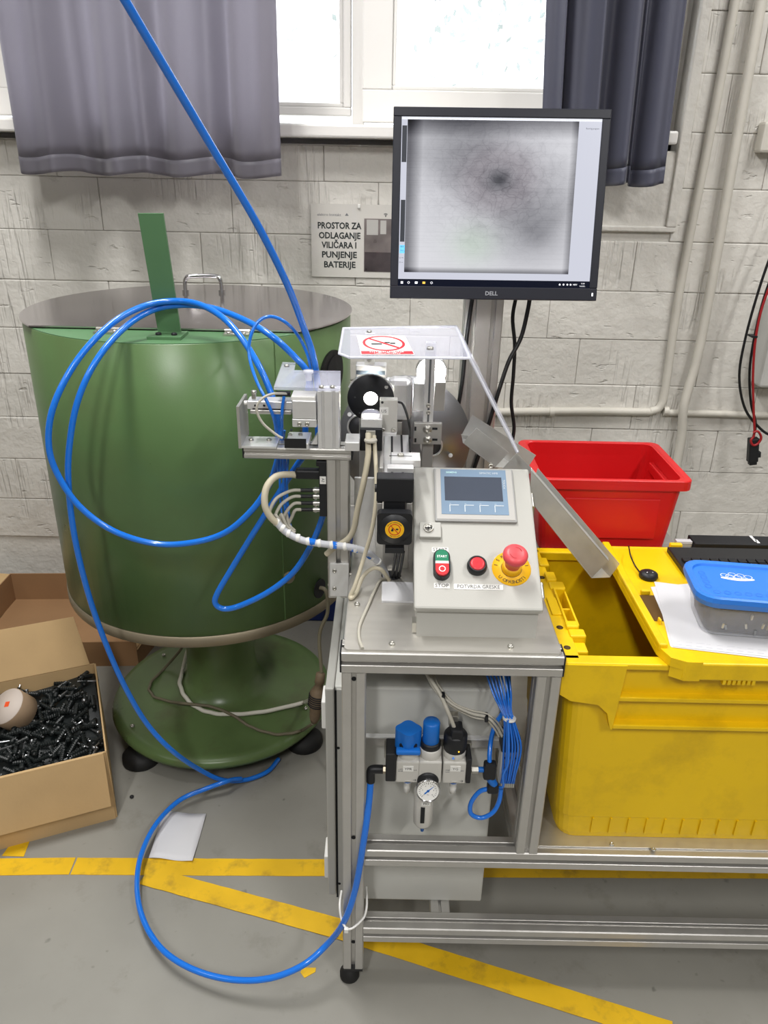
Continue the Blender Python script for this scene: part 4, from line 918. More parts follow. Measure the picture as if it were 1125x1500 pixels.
# start stop double button
bsx, bsv = .0975, .0715
ss = MB().prism(rrect(.028, .053, .0138, 6), LM(bsx, bsv), .013).build('start_stop_button', BLACK, ct_)
SG = mat('green button', (22, 118, 84), .4); SRD = mat('red button', (206, 40, 48), .4)
def halfcap(w_, h_, up, r):
    pts = [(-w_/2, 0), (w_/2, 0)]; 
    for k in range(13):
        a = math.pi*k/12; pts.append((r*math.cos(a), h_-r+r*math.sin(a)))
    return pts if up else [(-x, -y) for x, y in pts]
MB().prism(halfcap(.022, .0215, True, .011), LM(bsx, bsv+.0022, .012), .0045).build('start_key', SG, ss)
MB().prism(halfcap(.022, .0215, False, .011), LM(bsx, bsv-.0035, .012), .006).build('stop_key', SRD, ss)
bx('lens_strip', mat('milky lens', (214, 216, 212), .3), ss, (bsx-.011, bsv-.0032, .012), (bsx+.011, bsv+.0019, .017), M=LM(0, 0))
text('START', .0062, LM(bsx, bsv+.0105, .0167), WHITEINK, ss, bold=.01, maxw=.0165)
shape2d('stop_ring', ring2d(.0042, .0056, 28), LM(bsx, bsv-.0135, .0182), WHITEINK, ss)
# red push button
pbx, pbv = .1566, .0722
pb_ = MB().lathe([(.0168, 0), (.017, .005), (.0155, .012), (.0132, .0135), (.0125, .011)], LM(pbx, pbv).translation, nv, 32).build('push_button', BLACK, ct_)
MB().lathe([(.0126, .011), (.012, .0128), (.009, .0136), (0, .0128)], LM(pbx, pbv).translation, nv, 32).build('red_cap', mat('dull red cap', (198, 54, 62), .3), pb_)
# emergency stop
ebx, ebv = .2142, .0705
es = MB().lathe([(.0325, 0), (.0325, .0012), (0, .0012)], LM(ebx, ebv).translation, nv, 48).build('emergency_stop', YELS, ct_, label='red mushroom emergency stop on a yellow disc')
MB().lathe([(.0165, .001), (.0165, .012), (.015, .0145), (.013, .015)], LM(ebx, ebv).translation, nv, 32).build('yellow_collar', YELS, es)
REDM = mat('faded red mushroom', (214, 78, 84), .38)
MB().lathe([(.013, .014), (.0135, .02), (.0155, .03), (.0185, .037), (.0205, .0415), (.0205, .046), (.0175, .0505), (.011, .0525), (0, .053)], LM(ebx, ebv).translation, nv, 36).build('mushroom_head', REDM, es)
shape2d('twist_arrow', ring2d(.0095, .0105, 14, 0, 0, .3, 1.6)+ring2d(.0095, .0105, 14, 0, 0, 3.4, 4.7), LM(ebx, ebv, .0531), mat('dark red mark', (170, 50, 56), .5), es)
shape2d('collar_line', ring2d(.0168, .0174, 40), LM(ebx, ebv, .0018), DARKINK, es)
def arc_text(s, r, a_mid, span, M, m, parent, size, flip=False):
    for i, ch_ in enumerate(s):
        a = a_mid+(i/(max(1, len(s)-1))-.5)*span*(1 if flip else -1)
        rot = a+math.pi/2 if flip else a-math.pi/2
        text(ch_, size, M @ Matrix.Translation((r*math.cos(a), r*math.sin(a), 0)) @ Matrix.Rotation(rot, 4, 'Z'), m, parent)
arc_text('ISKLJUČI', .0262, math.pi/2+.0, 2.7, LM(ebx, ebv, .0018), DARKINK, es, .0088)
arc_text('U OPASNOSTI', .0262, -math.pi/2, 1.75, LM(ebx, ebv, .0018), DARKINK, es, .0086, True)
for s_, u, v, w_ in (('START', .0962, .1040, .028), ('STOP', .0975, .0358, .026), ('POTVRDA GRESKE', .1576, .0348, .081)):
    lb = MB().prism(rrect(w_, .0108, .0018, 3), LM(u, v), .0005).build('name_plate', WHITEP, ct_)
    text(s_, .0092, LM(u, v, .0009), mat('plate print', (62, 62, 64), .6), lb, maxw=w_*.86)
    shape2d('plate_border', [rect2d(-w_/2+.001, .0047, w_/2-.001, .0049), rect2d(-w_/2+.001, -.0049, w_/2-.001, -.0047)], LM(u, v, .0007), MATS['plate print'], lb)
# white card under the box edge
q0 = AZ(559, 880, TPZ+.004); q1 = AZ(562, 852, TPZ+.004)
bx('white_card', PAPER, None, (q0.x, q0.y, TPZ+.0003), (kx0+.002, q1.y, TPZ+.004), label='small white card lying beside the control box', cat='card')
#=====MACHINE=====
# ------------------------------------------------------------------ vision machine on the table
def PB(name, m, parent, x0, y0, x1, y1, Yf, dep, bev=.0015, zmin=None, zmax=None, **k):
    xm, ym = (x0+x1)/2, (y0+y1)/2
    a = AY(x0, ym, Yf).x; b_ = AY(x1, ym, Yf).x; zt = AY(xm, y0, Yf).z; zb = AY(xm, y1, Yf).z
    if zmin is not None: zb = zmin
    if zmax is not None: zt = zmax
    return bx(name, m, parent, (a, Yf, zb), (b_, Yf+dep, zt), bev, **k)
CLEAR = mat('clear acrylic', (226, 228, 244), .08, 0, alpha=.32)
CLEARE = mat('acrylic polished edge', (232, 234, 244), .15, 0, alpha=.75)
# left arm -------------------------------------------------------
AF = 1.29
arm = thing('gripper_station', (-.084, AF+.02, .76), 'aluminium side arm on an upright profile left of the bench top', 'machine arm')
az1 = AY(430, 657, AF).z; az0 = az1-.021
axl, axr = AY(357, 660, AF).x, AY(514, 660, AF).x
extr('upright', (FX0-.0205, AF+.02, .762), Z_, Y_, az0-.762, .04, .04, arm)
extr('cross_profile', (axl, AF+.022, (az0+az1)/2), X_, Z_, axr-axl, .044, az1-az0, arm, slot=.006)
gp_ = PB('gusset_plate', ALUB, arm, 483, 826, 511, 874, AF-.005, .0048)
for (x, y) in ((490, 836), (490, 862)): screw(gp_, AY(x, y, AF-.005), (0, -1, 0), .004)
for (x, y) in ((508, 841), (508, 868)): cyl('side_bolt', ZINC, gp_, AY(x, y, AF+.002), AY(x, y, AF+.002)+V((.01, 0, 0)), .003, n=10)
for (y) in (831, 857): cyl('side_bolt', ZINC, gp_, AY(484, y, AF+.01)-V((.005, 0, 0)), AY(484, y, AF+.01), .0025, n=10)
bx('end_cap', BLACK, arm, (axl-.003, AF+.001, az0+.001), (axl-.0002, AF+.043, az1-.001)); bx('end_cap', BLACK, arm, (axr+.0002, AF+.001, az0+.001), (axr+.003, AF+.043, az1-.001))
PB('joining_plate', ALUB, arm, 505, 648, 526.5, 661, AF-.004, .05)
# angle bracket and slide
ang = thing('angle_bracket', AY(380, 655, AF), 'grey angle bracket bolted on the left end of the arm', 'bracket')
bx('bracket_foot', ALUB, ang, (AY(352, 652, AF).x, AF-.004, az1+.0002), (AY(405, 652, AF).x, AF+.05, az1+.004))
fo = AY(352, 652, AF)
bx('bracket_wall', ALU, ang, (fo.x-.002, AF-.006, az1+.0002), (fo.x+.003, AF+.075, AY(352, 604, AF).z+.012))
for (x, y) in ((368, 645), (394, 645)): screw(ang, AZ(x, y, az1+.004), (0, 0, 1), .0045)
sl = thing('pneumatic_slide', AY(400, 610, AF+.02), 'compact silver pneumatic slide on the feeder arm', 'air cylinder')
s_b = AY(395, 608, AF+.02).z
PB('slide_body', ALUB, sl, 362, 588, 428.5, 600, AF+.024, .03); PB('slide_rail', ALU, sl, 366, 601, 427, 607, AF+.022, .02); PB('slide_groove', BLACKM, sl, 370, 598.5, 412, 601.5, AF+.0235, .006, 0)
for (x, y) in ((374, 594), (387, 594)): cyl('port', BLACKM, sl, AY(x, y, AF+.0235), AY(x, y, AF+.026), .0022, n=10)
cyl('fitting', ZINC, sl, AY(372, 584, AF+.03), AY(372, 576, AF+.03), .004, n=12); MB().lathe([(.0035, 0), (.005, .002), (.005, .006), (0, .007)], AY(372, 577, AF+.03), (0, 0, 1), 12).build('fitting_nut', ZINC, sl)
cyl('end_screw', WHITEP, sl, AY(358, 590, AF+.03), AY(366, 590, AF+.03), .004, n=12)
gr = thing('gripper_block', AY(445, 655, AF), 'silver milled gripper block with slotted foot on the feeder arm', 'machine block')
PB('block_body', ALUB, gr, 428, 587, 463, 614, AF+.002, .042); PB('block_flange', ALUB, gr, 428, 614, 464, 626, AF+.004, .03); PB('block_cap', WHITEP, gr, 426, 581, 462, 587.5, AF+.004, .04)
PB('switch', BLACKM, gr, 404, 575, 425, 581, AF+.02, .012)
for x in (439, 450): screw(gr, AY(x, 621, AF+.004), (0, -1, 0), .0042)
fz = az1+.0005
bx('slotted_foot', ALUB, gr, (AY(418, 640, AF).x, AF-.008, fz), (AY(452, 640, AF).x, AF+.055, fz+.012), .001); 
PB('foot_end', BLACK, gr, 416.5, 643, 448.5, 656.5, AF-.0095, .002)
for x in (425, 440): screw(gr, AZ(x, 637, fz+.012), (0, 0, 1), .004)
for x in (427, 441): q = AZ(x, 630, fz+.012); bx('slot', BLACKM, gr, (q.x-.002, q.y-.006, fz+.0117), (q.x+.002, q.y+.006, fz+.0124))
vp = thing('profile_stub', AY(481, 652, AF), 'short upright aluminium profile with two slots on the feeder arm', 'profile')
vx0, vx1 = AY(465, 612, AF).x, AY(497, 612, AF).x; vz1 = AY(480, 574, AF).z
extr('stub', ((vx0+vx1)/2, AF+.0215, az1+.0005), Z_, Y_, vz1-az1-.001, vx1-vx0, .04, vp, nw=2, nh=2, slot=.005, m=ALUB)
tri = [AY(455.5, 651, AF+.01), AY(465, 651, AF+.01), AY(465, 636, AF+.01)]
MB().slab(tri, -.02).build('gusset', ALUB, vp)
acz = vz1+.0005
acr = thing('acrylic_cover', AY(450, 574, AF), 'small clear acrylic cover plate over the gripper', 'cover')
pts = [AZ(x, y, acz) for x, y in ((401, 571), (499, 573), (499, 547), (431, 546), (433, 535), (414, 534))]
MB().slab(pts, .005).build('cover_plate', CLEAR, acr)
for (x, y) in ((471, 568), (487, 568), (420, 537)): screw(acr, AZ(x, y, acz+.005), (0, 0, 1), .0048)
MB().lathe([(.006, 0), (.006, .012), (.009, .014), (.009, .018), (0, .019)], AZ(452, 557, acz+.005), n=14).build('knurled_knob', CLEARE, acr)
# valve island on the left of the upright -----------------------
vi = thing('sensor_distributor', AY(476, 757, AF), 'black sensor distributor with four plugs on the upright', 'distributor')
PB('housing', BLACK, vi, 467.5, 682, 479.1, 757, AF+.005, .03); PB('label_plate', WHITEP, vi, 468.5, 698, 477.5, 709, AF+.0045, .001, 0)
text('A2', .007, frame(AY(473, 703.5, AF+.004), V((0, 0, -1)), X_), DARKINK, vi)
PB('top_socket', BLACK, vi, 463, 676, 479.1, 684, AF+.005, .03); PB('main_plug', BLACK, vi, 432, 689, 472, 703, AF+.01, .018, .004)
for y in (718, 727, 737, 746.5):
    a, b_ = AY(470, y, AF+.018), AY(459, y, AF+.018)
    pl_ = MB().cyl(a, b_, .0045, n=12).build('plug_nut', ZINC, vi); cyl('plug_ring', ZINC, pl_, AY(464, y, AF+.018), AY(461, y, AF+.018), .0058, n=12); cyl('plug_sleeve', BLACK, pl_, b_, AY(440, y, AF+.018), .0035, n=12)
def cab4(y, dx, lab, k):
    e = .0115*k
    tube('sensor_cable', GREYCAB, None, [AY(442, y, AF+.018), AY(428-dx*.3, y+1, AF+.014), AY(412-dx, y+12, AF+.002+e*.4), AY(403-dx, y+28, AF-.012+e*.8), AY(404-dx, 755+dx*.2, AF-.018+e), AY(417-dx*.4, 773+dx*.3, AF-.022+e), AY(432, 784+dx*.4, AF-.026+e*.8)], .0032, 8, label=lab, cat='cable', group='grey cables of the sensor distributor')
for k, (y, dx) in enumerate(((718, 7), (727, 0), (737, -8), (746.5, -15))): cab4(y, dx, 'grey sensor cable curving from the distributor plugs into the wrapped bundle', k)
tube('main_cable', BEIGECAB, None, [AY(434, 696, AF+.018), AY(424, 695, AF+.01), AY(404, 698, AF-.01), AY(390, 715, AF-.026), AY(388, 740, AF-.036), AY(396, 757, AF-.036), AY(405, 766, AF-.032)], .0062, 10, label='thick beige cable curving from the black main plug', cat='cable')
# spiral wrapped bundle crossing the upright
SW_ = [AY(405, 765, AF-.03), AY(420, 780, AF-.032), AY(445, 792, AF-.035), AY(475, 797, AF-.036), AY(510, 801, AF-.036), AY(535, 808, AF-.034), AY(553, 822, AF-.022), AY(563, 836, AF-.010), AZ(566, 846, TPZ+.001)]
wb = thing('wrapped_cable_bundle', SW_[4], 'white spiral wrapped bundle of cables crossing the upright', 'cable bundle')
MB().tube(SW_, .0066, 10).build('wrapping', mat('white spiral wrap', (190, 192, 198), .35), wb)
for k in range(12):
    t = k/12*6.6; i = int(t); f_ = t-i; q = SW_[i].lerp(SW_[i+1], f_); d = (SW_[i+1]-SW_[i]).normalized()
    MB().lathe([(.0068, -.003), (.0075, -.002), (.0075, .003), (.0068, .004)], q, (d+V((0, 0, .35))).normalized(), 14).build('wrap_turn', WHITEP, wb)
for k in (2, 3, 4, 5):
    q = SW_[k].lerp(SW_[k+1] if k < 8 else SW_[k], .4); d = (SW_[k+1]-SW_[k]).normalized()
    MB().lathe([(.0068, -.006), (.0071, 0), (.0068, .006)], q, d, 14).build('blue_strand', BLUE, wb)
# camera with cables --------------------------------------------
CY2 = 1.315
cm = thing('inspection_camera', AY(543, 662, CY2), 'small black inspection camera with a clear lens cap', 'camera')
PB('camera_back', BLACK, cm, 527, 628, 560, 661, CY2, .03, .002); PB('camera_top', ALUB, cm, 528.5, 614, 560, 627, CY2+.004, .034, .001)
PB('connector', ZINC, cm, 536, 631, 550, 641, CY2-.004, .004, .001)
MB().lathe([(.017, 0), (.0185, .004), (.017, .012), (.011, .017), (0, .0185)], AY(543.5, 614, CY2+.02), (0, .2, 1), 24).build('lens_cap', CLEAR, cm)
C3 = CY2-.012
tube('camera_cable', BEIGECAB, None, [AY(539.5, 635, CY2-.002), AY(539.5, 648, C3), AY(539, 670, C3-.01), AY(533, 705, C3-.02), AY(524, 745, C3-.027), AY(518, 775, C3-.027), AY(509, 790, C3-.0265), AY(490, 802, C3-.0255), AY(478, 812, C3-.022)], .0055, 10, label='thick beige camera cable bending to the left past the upright', cat='cable')
tube('camera_cable', BEIGECAB, None, [AY(548, 638, CY2-.002), AY(549, 655, C3-.002), AY(551, 690, C3-.03), AY(551, 730, C3-.055), AY(545, 775, C3-.07), AY(532, 820, C3-.08), AZ(520, 857, TPZ+.025), AZ(513, 873, TPZ+.0055), AZ(515, 876, TPZ+.0045), AZ(522, 868, TPZ+.0055), AZ(531, 846, TPZ+.018), AZ(545, 833, TPZ+.03), AZ(559, 835, TPZ+.026), AZ(570, 850, TPZ+.001)], .0038, 10, label='thin beige camera cable looping down onto the table', cat='cable')
q = AY(543, 645, C3-.002); MB().lathe([(.0112, -.002), (.012, 0), (.0112, .002)], q, (0, 0, 1), 16).build('cable_tie', GREYCAB, None, 'grey tie holding the camera cables', 'cable tie')
tube('table_cable', GREYCAB, None, [AZ(565, 847, TPZ+.0015), AZ(557, 850, TPZ+.0036), AZ(551, 860, TPZ+.0034), AZ(540, 885, TPZ+.0035), AZ(527, 915, TPZ+.0035), AZ(526, 935, TPZ+.0035), AZ(531, 950, TPZ+.0035)], .0028, 8, label='grey cable lying curved on the steel table top', cat='cable')
for k in range(3): tube('motor_cable', BLACKCAB, None, [AY(580+k*5.5, 808, 1.19), AY(578+k*5.5, 822, 1.215), AY(576+k*5.2, 836, 1.25), AZ(574+k*5, 846, TPZ)], .0026, 8, label='black motor cable going down through the table hole', cat='cable', group='black motor cables')
# linear stage and motor -----------------------------------------
MY = 1.17
st = thing('linear_stage', AY(585, 700, 1.3), 'bright aluminium linear stage carrying the inspection camera', 'linear stage')
gz = AY(580, 700, 1.225).z
gx0, gx1 = AY(561, 690, 1.225).x, AY(606, 690, 1.225).x
g1 = bx('guide_bed', ALUB, st, (gx0, 1.225, gz-.03), (gx1, 1.455, gz), .001)
for k in (.3, .66): bx('guide_groove', BLACKM, g1, (gx0+(gx1-gx0)*k-.002, 1.226, gz-.004), (gx0+(gx1-gx0)*k+.002, 1.454, gz+.0004))
bx('guide_rail', ALU, g1, (gx0-.006, 1.24, gz-.012), (gx0, 1.455, gz+.012), .001)
PB('clamp_plate', ALUB, st, 573, 674, 616, 684, 1.255, .04, .001); q = AZ(587, 668, AY(587, 674, 1.255).z); screw(st, q, (0, 0, 1), .006); bx('clamp_slot', BLACKM, st, (q.x-.02, q.y-.0015, q.z-.0004), (q.x+.02, q.y+.0015, q.z+.0003))
PB('front_plate', ALUB, st, 567, 686, 606, 692, 1.232, .02, .001)
bx('stage_pedestal', ALU, st, (gx0+.002, 1.315, TPZ-.0003), (.0485, 1.37, gz-.0298), .001)
PB('side_plate', ALUB, st, 519, 700, 551, 838, 1.355, .006, .001, zmin=TPZ-.0003); 
mo = thing('stepper_motor', AY(578, 808, MY), 'black stepper motor with a round yellow warning sticker', 'motor')
PB('gear_housing', BLACKM, mo, 551.5, 701, 606, 736, 1.196, .0295, .002)
PB('motor_body', BLACK, mo, 562, 733, 594, 757, 1.199, .04, .002)
for x in (556, 599): PB('motor_rib', ALU, mo, x-4, 737, x+4, 763, 1.199, .03, .001)
mc = AY(578, 776, MY); ms = AY(604, 776, MY).x-mc.x
mp = [(x*ms, y*ms) for x, y in rrect(2, 2, .36, 3)]
Mm = frame(mc, X_, Z_)
MB().prism([(x, y) for x, y in rrect(ms*2, ms*2*.98, .007, 3)], frame(mc+V((0, .02, 0)), X_, Z_), .018).build('motor_flange', BLACK, mo)
MB().lathe([(ms*.93, 0), (ms*.93, .017), (ms*.88, .02), (0, .02)], mc+V((0, .02, 0)), (0, -1, 0), 40).build('motor_cap', BLACK, mo)
PB('motor_plug', BLACK, mo, 564, 803, 592, 811, MY+.002, .02, .001)
Ms = frame(mc+V((0, -.0005, .0004)), X_, Z_)
rs = AY(592, 776, MY).x-mc.x
stk = shape2d('warning_sticker', disc2d(rs, 36), Ms, YELS, mo); REDI = mat('red print', (196, 40, 30), .6)
shape2d('prohibition_ring', ring2d(rs*.56, rs*.65, 32)+[[(-.42*rs, .40*rs), (-.36*rs, .46*rs), (.42*rs, -.40*rs), (.36*rs, -.46*rs)]], Ms, REDI, stk, .0004)
shape2d('hand_mark', disc2d(rs*.15, 10, rs*.26, rs*.04, .7)+disc2d(rs*.14, 10, -rs*.24, -rs*.1, .8)+[rect2d(-rs*.3, -rs*.02, -rs*.14, rs*.14)], Ms, DARKINK, stk, .0003)
rq_ = random.Random(4)
shape2d('small_print', [p_ for a_ in [math.pi/2-1+.154*i for i in range(14)]+[-math.pi/2-.6+.17*i for i in range(8)] for p_ in ring2d(rs*(.76+rq_.uniform(0, .04)), rs*(.88-rq_.uniform(0, .04)), 2, 0, 0, a_, a_+.1)], Ms, DARKINK, stk, .0004)
cyl('motor_side_knob', BLACK, mo, AY(549, 715, 1.205), AY(553, 715, 1.205), .007, n=14)
# ring light ------------------------------------------------------
RY = 1.40
gz_ = gz
rl = thing('ring_light', AY(543, 620, RY), 'black ring light with a glowing white centre', 'lamp')
rc_ = AY(543, 584, RY); rr_ = AY(577, 584, RY).x-rc_.x; ri = rr_*.3
GLOW = mat('glowing diffuser', (255, 253, 248), .4, emit=6)
MB().lathe([(ri, .0), (rr_, .0), (rr_+.0005, .003), (rr_, .014), (ri, .014), (ri, 0)], rc_, (0, 1, 0), 48, caps=False).build('ring_housing', BLACKM, rl)
MB().lathe([(ri, .006), (0, .006)], rc_, (0, 1, 0), 32).build('diffuser', GLOW, rl)
tg = MB()
for i in range(40):
    a = math.radians(25+130*i/39); c_, s_ = math.cos(a), math.sin(a); tg.box((-.0006, .006, 0), (.0006, .012, .003), Matrix.Translation(rc_+V((c_*rr_, 0, s_*rr_))) @ Matrix.Rotation(math.pi/2-a, 4, 'Y'))
tg.build('cooling_ribs', ALUB, rl)
for (x, y) in ((545, 565), (520, 582), (566, 567), (527, 605)): cyl('ring_screw', ALU if x == 566 else BLACK, rl, AY(x, y, RY), AY(x, y, RY-.0006), .0035 if x == 566 else .0018, n=12)
MB().box((rc_.x-.004, RY+.004, gz), (rc_.x+.004, RY+.01, rc_.z-rr_*.9)).build('ring_stalk', ALU, rl); bx('ring_foot', ALU, rl, (rc_.x-.006, RY+.002, gz-.0003), (gx0-.0056, RY+.012, gz+.008), .001)
# sensor box marked U5 -------------------------------------------
us = thing('sensor_box', AY(568, 636, 1.36), 'light grey sensor box marked U5 on the linear stage', 'sensor')
PB('sensor_body', SIL, us, 556, 586, 582, 634, 1.362, .02, .001); PB('sensor_base', ALUB, us, 555, 634, 581, 639, 1.355, .04, .001)
PB('tag', WHITEP, us, 556, 597, 569, 608, 1.3612, .001, 0); text('U5', .0085, frame(AY(562.5, 602.5, 1.3608), X_, Z_), DARKINK, us)
for y in (586.5, 619): pass
for (x, y) in ((560, 589.5), (566.5, 590)): cyl('mark', BLACKM if x == 560 else ALU, us, AY(x, y, 1.3618), AY(x, y, 1.3612), .0024, n=10)
for x in (561, 576): screw(us, AY(x, 630, 1.36), (0, -1, .3), .0042)
tube('sensor_lead', BLACKCAB, us, [AY(584, 589, 1.37), AY(590, 592, 1.355), AY(596, 607, 1.345), AY(600, 626, 1.34), AZ(600, 640, gz+.0042), AZ(600.5, 650, gz+.0034), AZ(601, 662, gz+.003)], .0022, 8)
# dial wheel ------------------------------------------------------
DY = 1.53
wh = thing('dial_wheel', AY(592, 745, DY), 'large grey steel dial wheel with round cut outs behind the camera', 'wheel')
wc = AY(592, 646, DY); wr = AY(689, 646, DY).x-wc.x
DSM = mat('dark steel disc', (150, 150, 152), .35, .85, var=.1, vscale=12)
whl = MB(); N = 72; holes = [(AY(528, 625, DY), .028), (AY(632, 653, DY), .024)]
whl.lathe([(0, 0), (wr, 0), (wr, .006), (0, .006)], wc, (0, 1, 0), 72); wd_ = whl.build('disc', DSM, wh)
for (hc, hr) in holes:
    MB().lathe([(hr, 0), (hr, .0016), (hr-.004, .0016), (hr-.004, 0)], hc, (0, -1, 0), 32).build('cutout_rim', ALUB, wd_)
    MB().lathe([(hr-.004, 0), (hr-.004, .0006), (0, .0006)], hc, (0, -1, 0), 32).build('cutout', mat('dark interior', (70, 70, 72), .5, .5), wd_)
for (x, y) in ((512, 607), (660, 667), (574, 610), (600, 700)): cyl('wheel_bolt', ALUB, wd_, AY(x, y, DY), AY(x, y, DY-.004), .0045, n=12)
bx('wheel_stand', ALU, wh, (wc.x-.03, DY+.008, TPZ), (wc.x+.03, DY+.05, wc.z), .002)
cyl('wheel_axle', ZINC, wh, wc+V((0, .006, 0)), wc+V((0, .012, 0)), .02, n=20)
# rounded light housing behind the ring light
hs_ = thing('curved_housing', AY(590, 640, 1.48), 'pale rounded metal housing between ring light and lamp', 'housing')
PB('housing_shell', ALUB, hs_, 568, 556, 604.5, 618, 1.465, .04, .012); PB('housing_leg', ALU, hs_, 572, 618, 588, 690, 1.47, .03, .001); PB('housing_foot', ALU, hs_, 572, 690, 590, 790, 1.47, .03, .001, zmin=TPZ-.0003)
# lamp with vertical slotted bar ---------------------------------
LY = 1.44; GZ = 1.23
lm = thing('work_lamp', AY(632, 652, LY), 'bright white backlight lamp on a slotted bar behind the control box', 'lamp')
lc = AY(632, 545, LY+.03); lr = AY(653, 545, LY+.03).x-lc.x
MB().lathe([(lr, 0), (lr*1.08, 0), (lr*1.08, .02), (lr, .021), (lr, .018)], lc+V((0, .02, 0)), (0, -1, 0), 36, caps=False).build('lamp_rim', ALU, lm)
GL2 = mat('lamp diffuser glow', (255, 255, 255), .4, emit=14)
MB().lathe([(lr, .018), (0, .018)], lc+V((0, .02, 0)), (0, -1, 0), 32).build('lamp_diffuser', GL2, lm)
PB('shade_plate', WHITEP, lm, 606, 562, 622, 602, LY-.006, .038, .001); PB('shade_plate', ALU, lm, 636, 560, 652, 602, LY-.006, .038, .001)
PB('slotted_bar', ALUB, lm, 621.5, 507, 636.5, 622, LY-.02, .016, .001, zmax=GZ+.0003); PB('bar_slot', mat('slot shade', (96, 98, 100), .5), lm, 627.5, 522, 630.5, 618, LY-.0204, .001, 0)
for y in (594, 604): screw(lm, AY(627.5, y, LY-.02), (0, -1, 0), .0045)
PB('mount_plate', ALU, lm, 606, 620, 647, 651, LY-.03, .0105, .001)
for y in (629, 644.5):
    q = AY(626, y, LY-.03); MB().lathe([(.0085, 0), (.0085, .0015), (0, .0015)], q, (0, -1, 0), 20).build('washer', ZINC, lm); screw(lm, q+V((0, -.0012, 0)), (0, -1, 0), .0055)
for (x, y) in ((637, 628), (637, 644)): q = AY(x, y, LY-.0302); bx('plate_slot', BLACKM, lm, (q.x-.005, q.y-.0003, q.z-.0022), (q.x+.005, q.y, q.z+.0022))
for y in (628, 645): bx('plate_hole', BLACKM, lm, AY(607, y+3, LY-.0302), AY(610, y-3, LY-.03))
PB('lamp_stand', ALU, lm, 618, 640, 634, 701, LY-.02, .02, .001); PB('lamp_foot', ALU, lm, 618, 700, 640, 815, LY-.02, .02, .001, zmin=TPZ-.0003)
pt_ = bpy.data.lights.new('lamp_light', 'AREA'); pt_.shape = 'DISK'; pt_.size = .035; pt_.energy = 2.2; pt_.color = (1, .99, .97)
po = bpy.data.objects.new('lamp_light', pt_); COL.objects.link(po); po.location = lc+V((0, -.004, 0)); po.rotation_euler = (math.pi/2, 0, 0); po.parent = None
# light box on the left behind the guard
lb_ = thing('sensor_unit', AY(545, 560, 1.5), 'silver sensor head with a bent white plate under the guard', 'sensor')
PB('head_body', ALUB, lb_, 521, 535, 566, 556, 1.49, .03, .002); PB('head_shade', mat('blue steel shade', (110, 124, 140), .3, .8), lb_, 522, 543, 564, 549, 1.4895, .001, 0); pz_ = PB('plate', WHITEP, lb_, 534, 500, 549, 536, 1.494, .004, .001, zmax=GZ+.0002); bx('plate_flange', WHITEP, lb_, (AY(534, 500, 1.494).x, 1.4975, GZ-.004), (AY(549, 500, 1.494).x, AZ(541, 487, GZ).y, GZ+.0002), .001); PB('head_leg', ALU, lb_, 526, 555, 536, 641, 1.513, .01, .001); PB('head_foot', ALU, lb_, 526, 640, 536, 795, 1.513, .01, .001, zmin=TPZ-.0003)
screw(lb_, AY(541, 527, 1.494), (0, -1, 0), .0045)
# acrylic guard ---------------------------------------------------
gd = thing('acrylic_guard', AY(600, 527, 1.38), 'clear bent acrylic guard with a red prohibition sticker', 'guard')
gpts = [AZ(x, y, GZ) for x, y in ((497, 520), (512, 526), (688, 527), (668, 480), (503, 483))]
MB().slab(gpts, .005).build('guard_top', CLEAR, gd)
e0_, e1_ = AZ(688, 527, GZ), AZ(668, 480, GZ)
low0 = AY(757, 664, e0_.y+.01); d_ = low0-e0_
low1 = V((low0.x, 1.445, low0.z))
MB().slab([e0_, e1_, low1, low0], -.005).build('guard_side', CLEAR, gd)
for a_, b_ in ((gpts[0], gpts[1]), (gpts[1], gpts[2]), (gpts[4], gpts[3]), (gpts[0], gpts[4]), (e0_, low0), (gpts[2], gpts[3])): MB().tube([a_+V((0, 0, .0025)), b_+V((0, 0, .0025))], .0026, 6, spline=False).build('polished_edge', CLEARE, gd)
sb0, sb1, sb2 = AZ(529, 519, GZ+.0056), AZ(607, 519, GZ+.0056), AZ(536, 494, GZ+.0056)
Mgs = frame(((sb0+sb1)/2), (sb1-sb0), V((0, 1, 0))); sw_ = (sb1-sb0).length; shh = AZ(568, 492, GZ+.0056).y-sb0.y
stg = shape2d('prohibition_sticker', [rect2d(-sw_/2, -.002, sw_/2, shh)], Mgs, mat('white sticker film', (236, 234, 234), .4), gd)
RED2 = mat('sign red', (206, 40, 52), .5)
cyc = shh*.56; rx_ = sw_*.42; ryy = shh*.40/rx_
shape2d('red_ring', ring2d(rx_*.87, rx_, 40, 0, cyc, ry=ryy)+[[(-rx_*.66, cyc+rx_*ryy*.55), (-rx_*.56, cyc+rx_*ryy*.66), (rx_*.66, cyc-rx_*ryy*.55), (rx_*.56, cyc-rx_*ryy*.66)]], Mgs, RED2, stg, .0004)
shape2d('hand_symbol', [rect2d(-rx_*.6, cyc-.012, -rx_*.1, cyc-.002), rect2d(rx_*.05, cyc, rx_*.3, cyc+.01), rect2d(rx_*.3, cyc-.006, rx_*.55, cyc+.004)], Mgs, DARKINK, stg, .0003)
shape2d('red_bar', [rect2d(-sw_*.49, .001, sw_*.49, shh*.15)], Mgs, RED2, stg, .0003)
shape2d('small_print', scribble(sw_*.66, shh*.06, 16, 3, 0, shh*.105)+scribble(sw_*.5, shh*.05, 13, 8, 0, shh*.045), Mgs, WHITEINK, stg, .0006)
screw(gd, AZ(630, 512, GZ+.005), (0, 0, 1), .006); screw(gd, AZ(541, 487, GZ+.005), (0, 0, 1), .005)
# ------------------------------------------------------------------ chutes
CHM = mat('brushed chute steel', (200, 200, 197), .36, .6, var=.1, vscale=20)
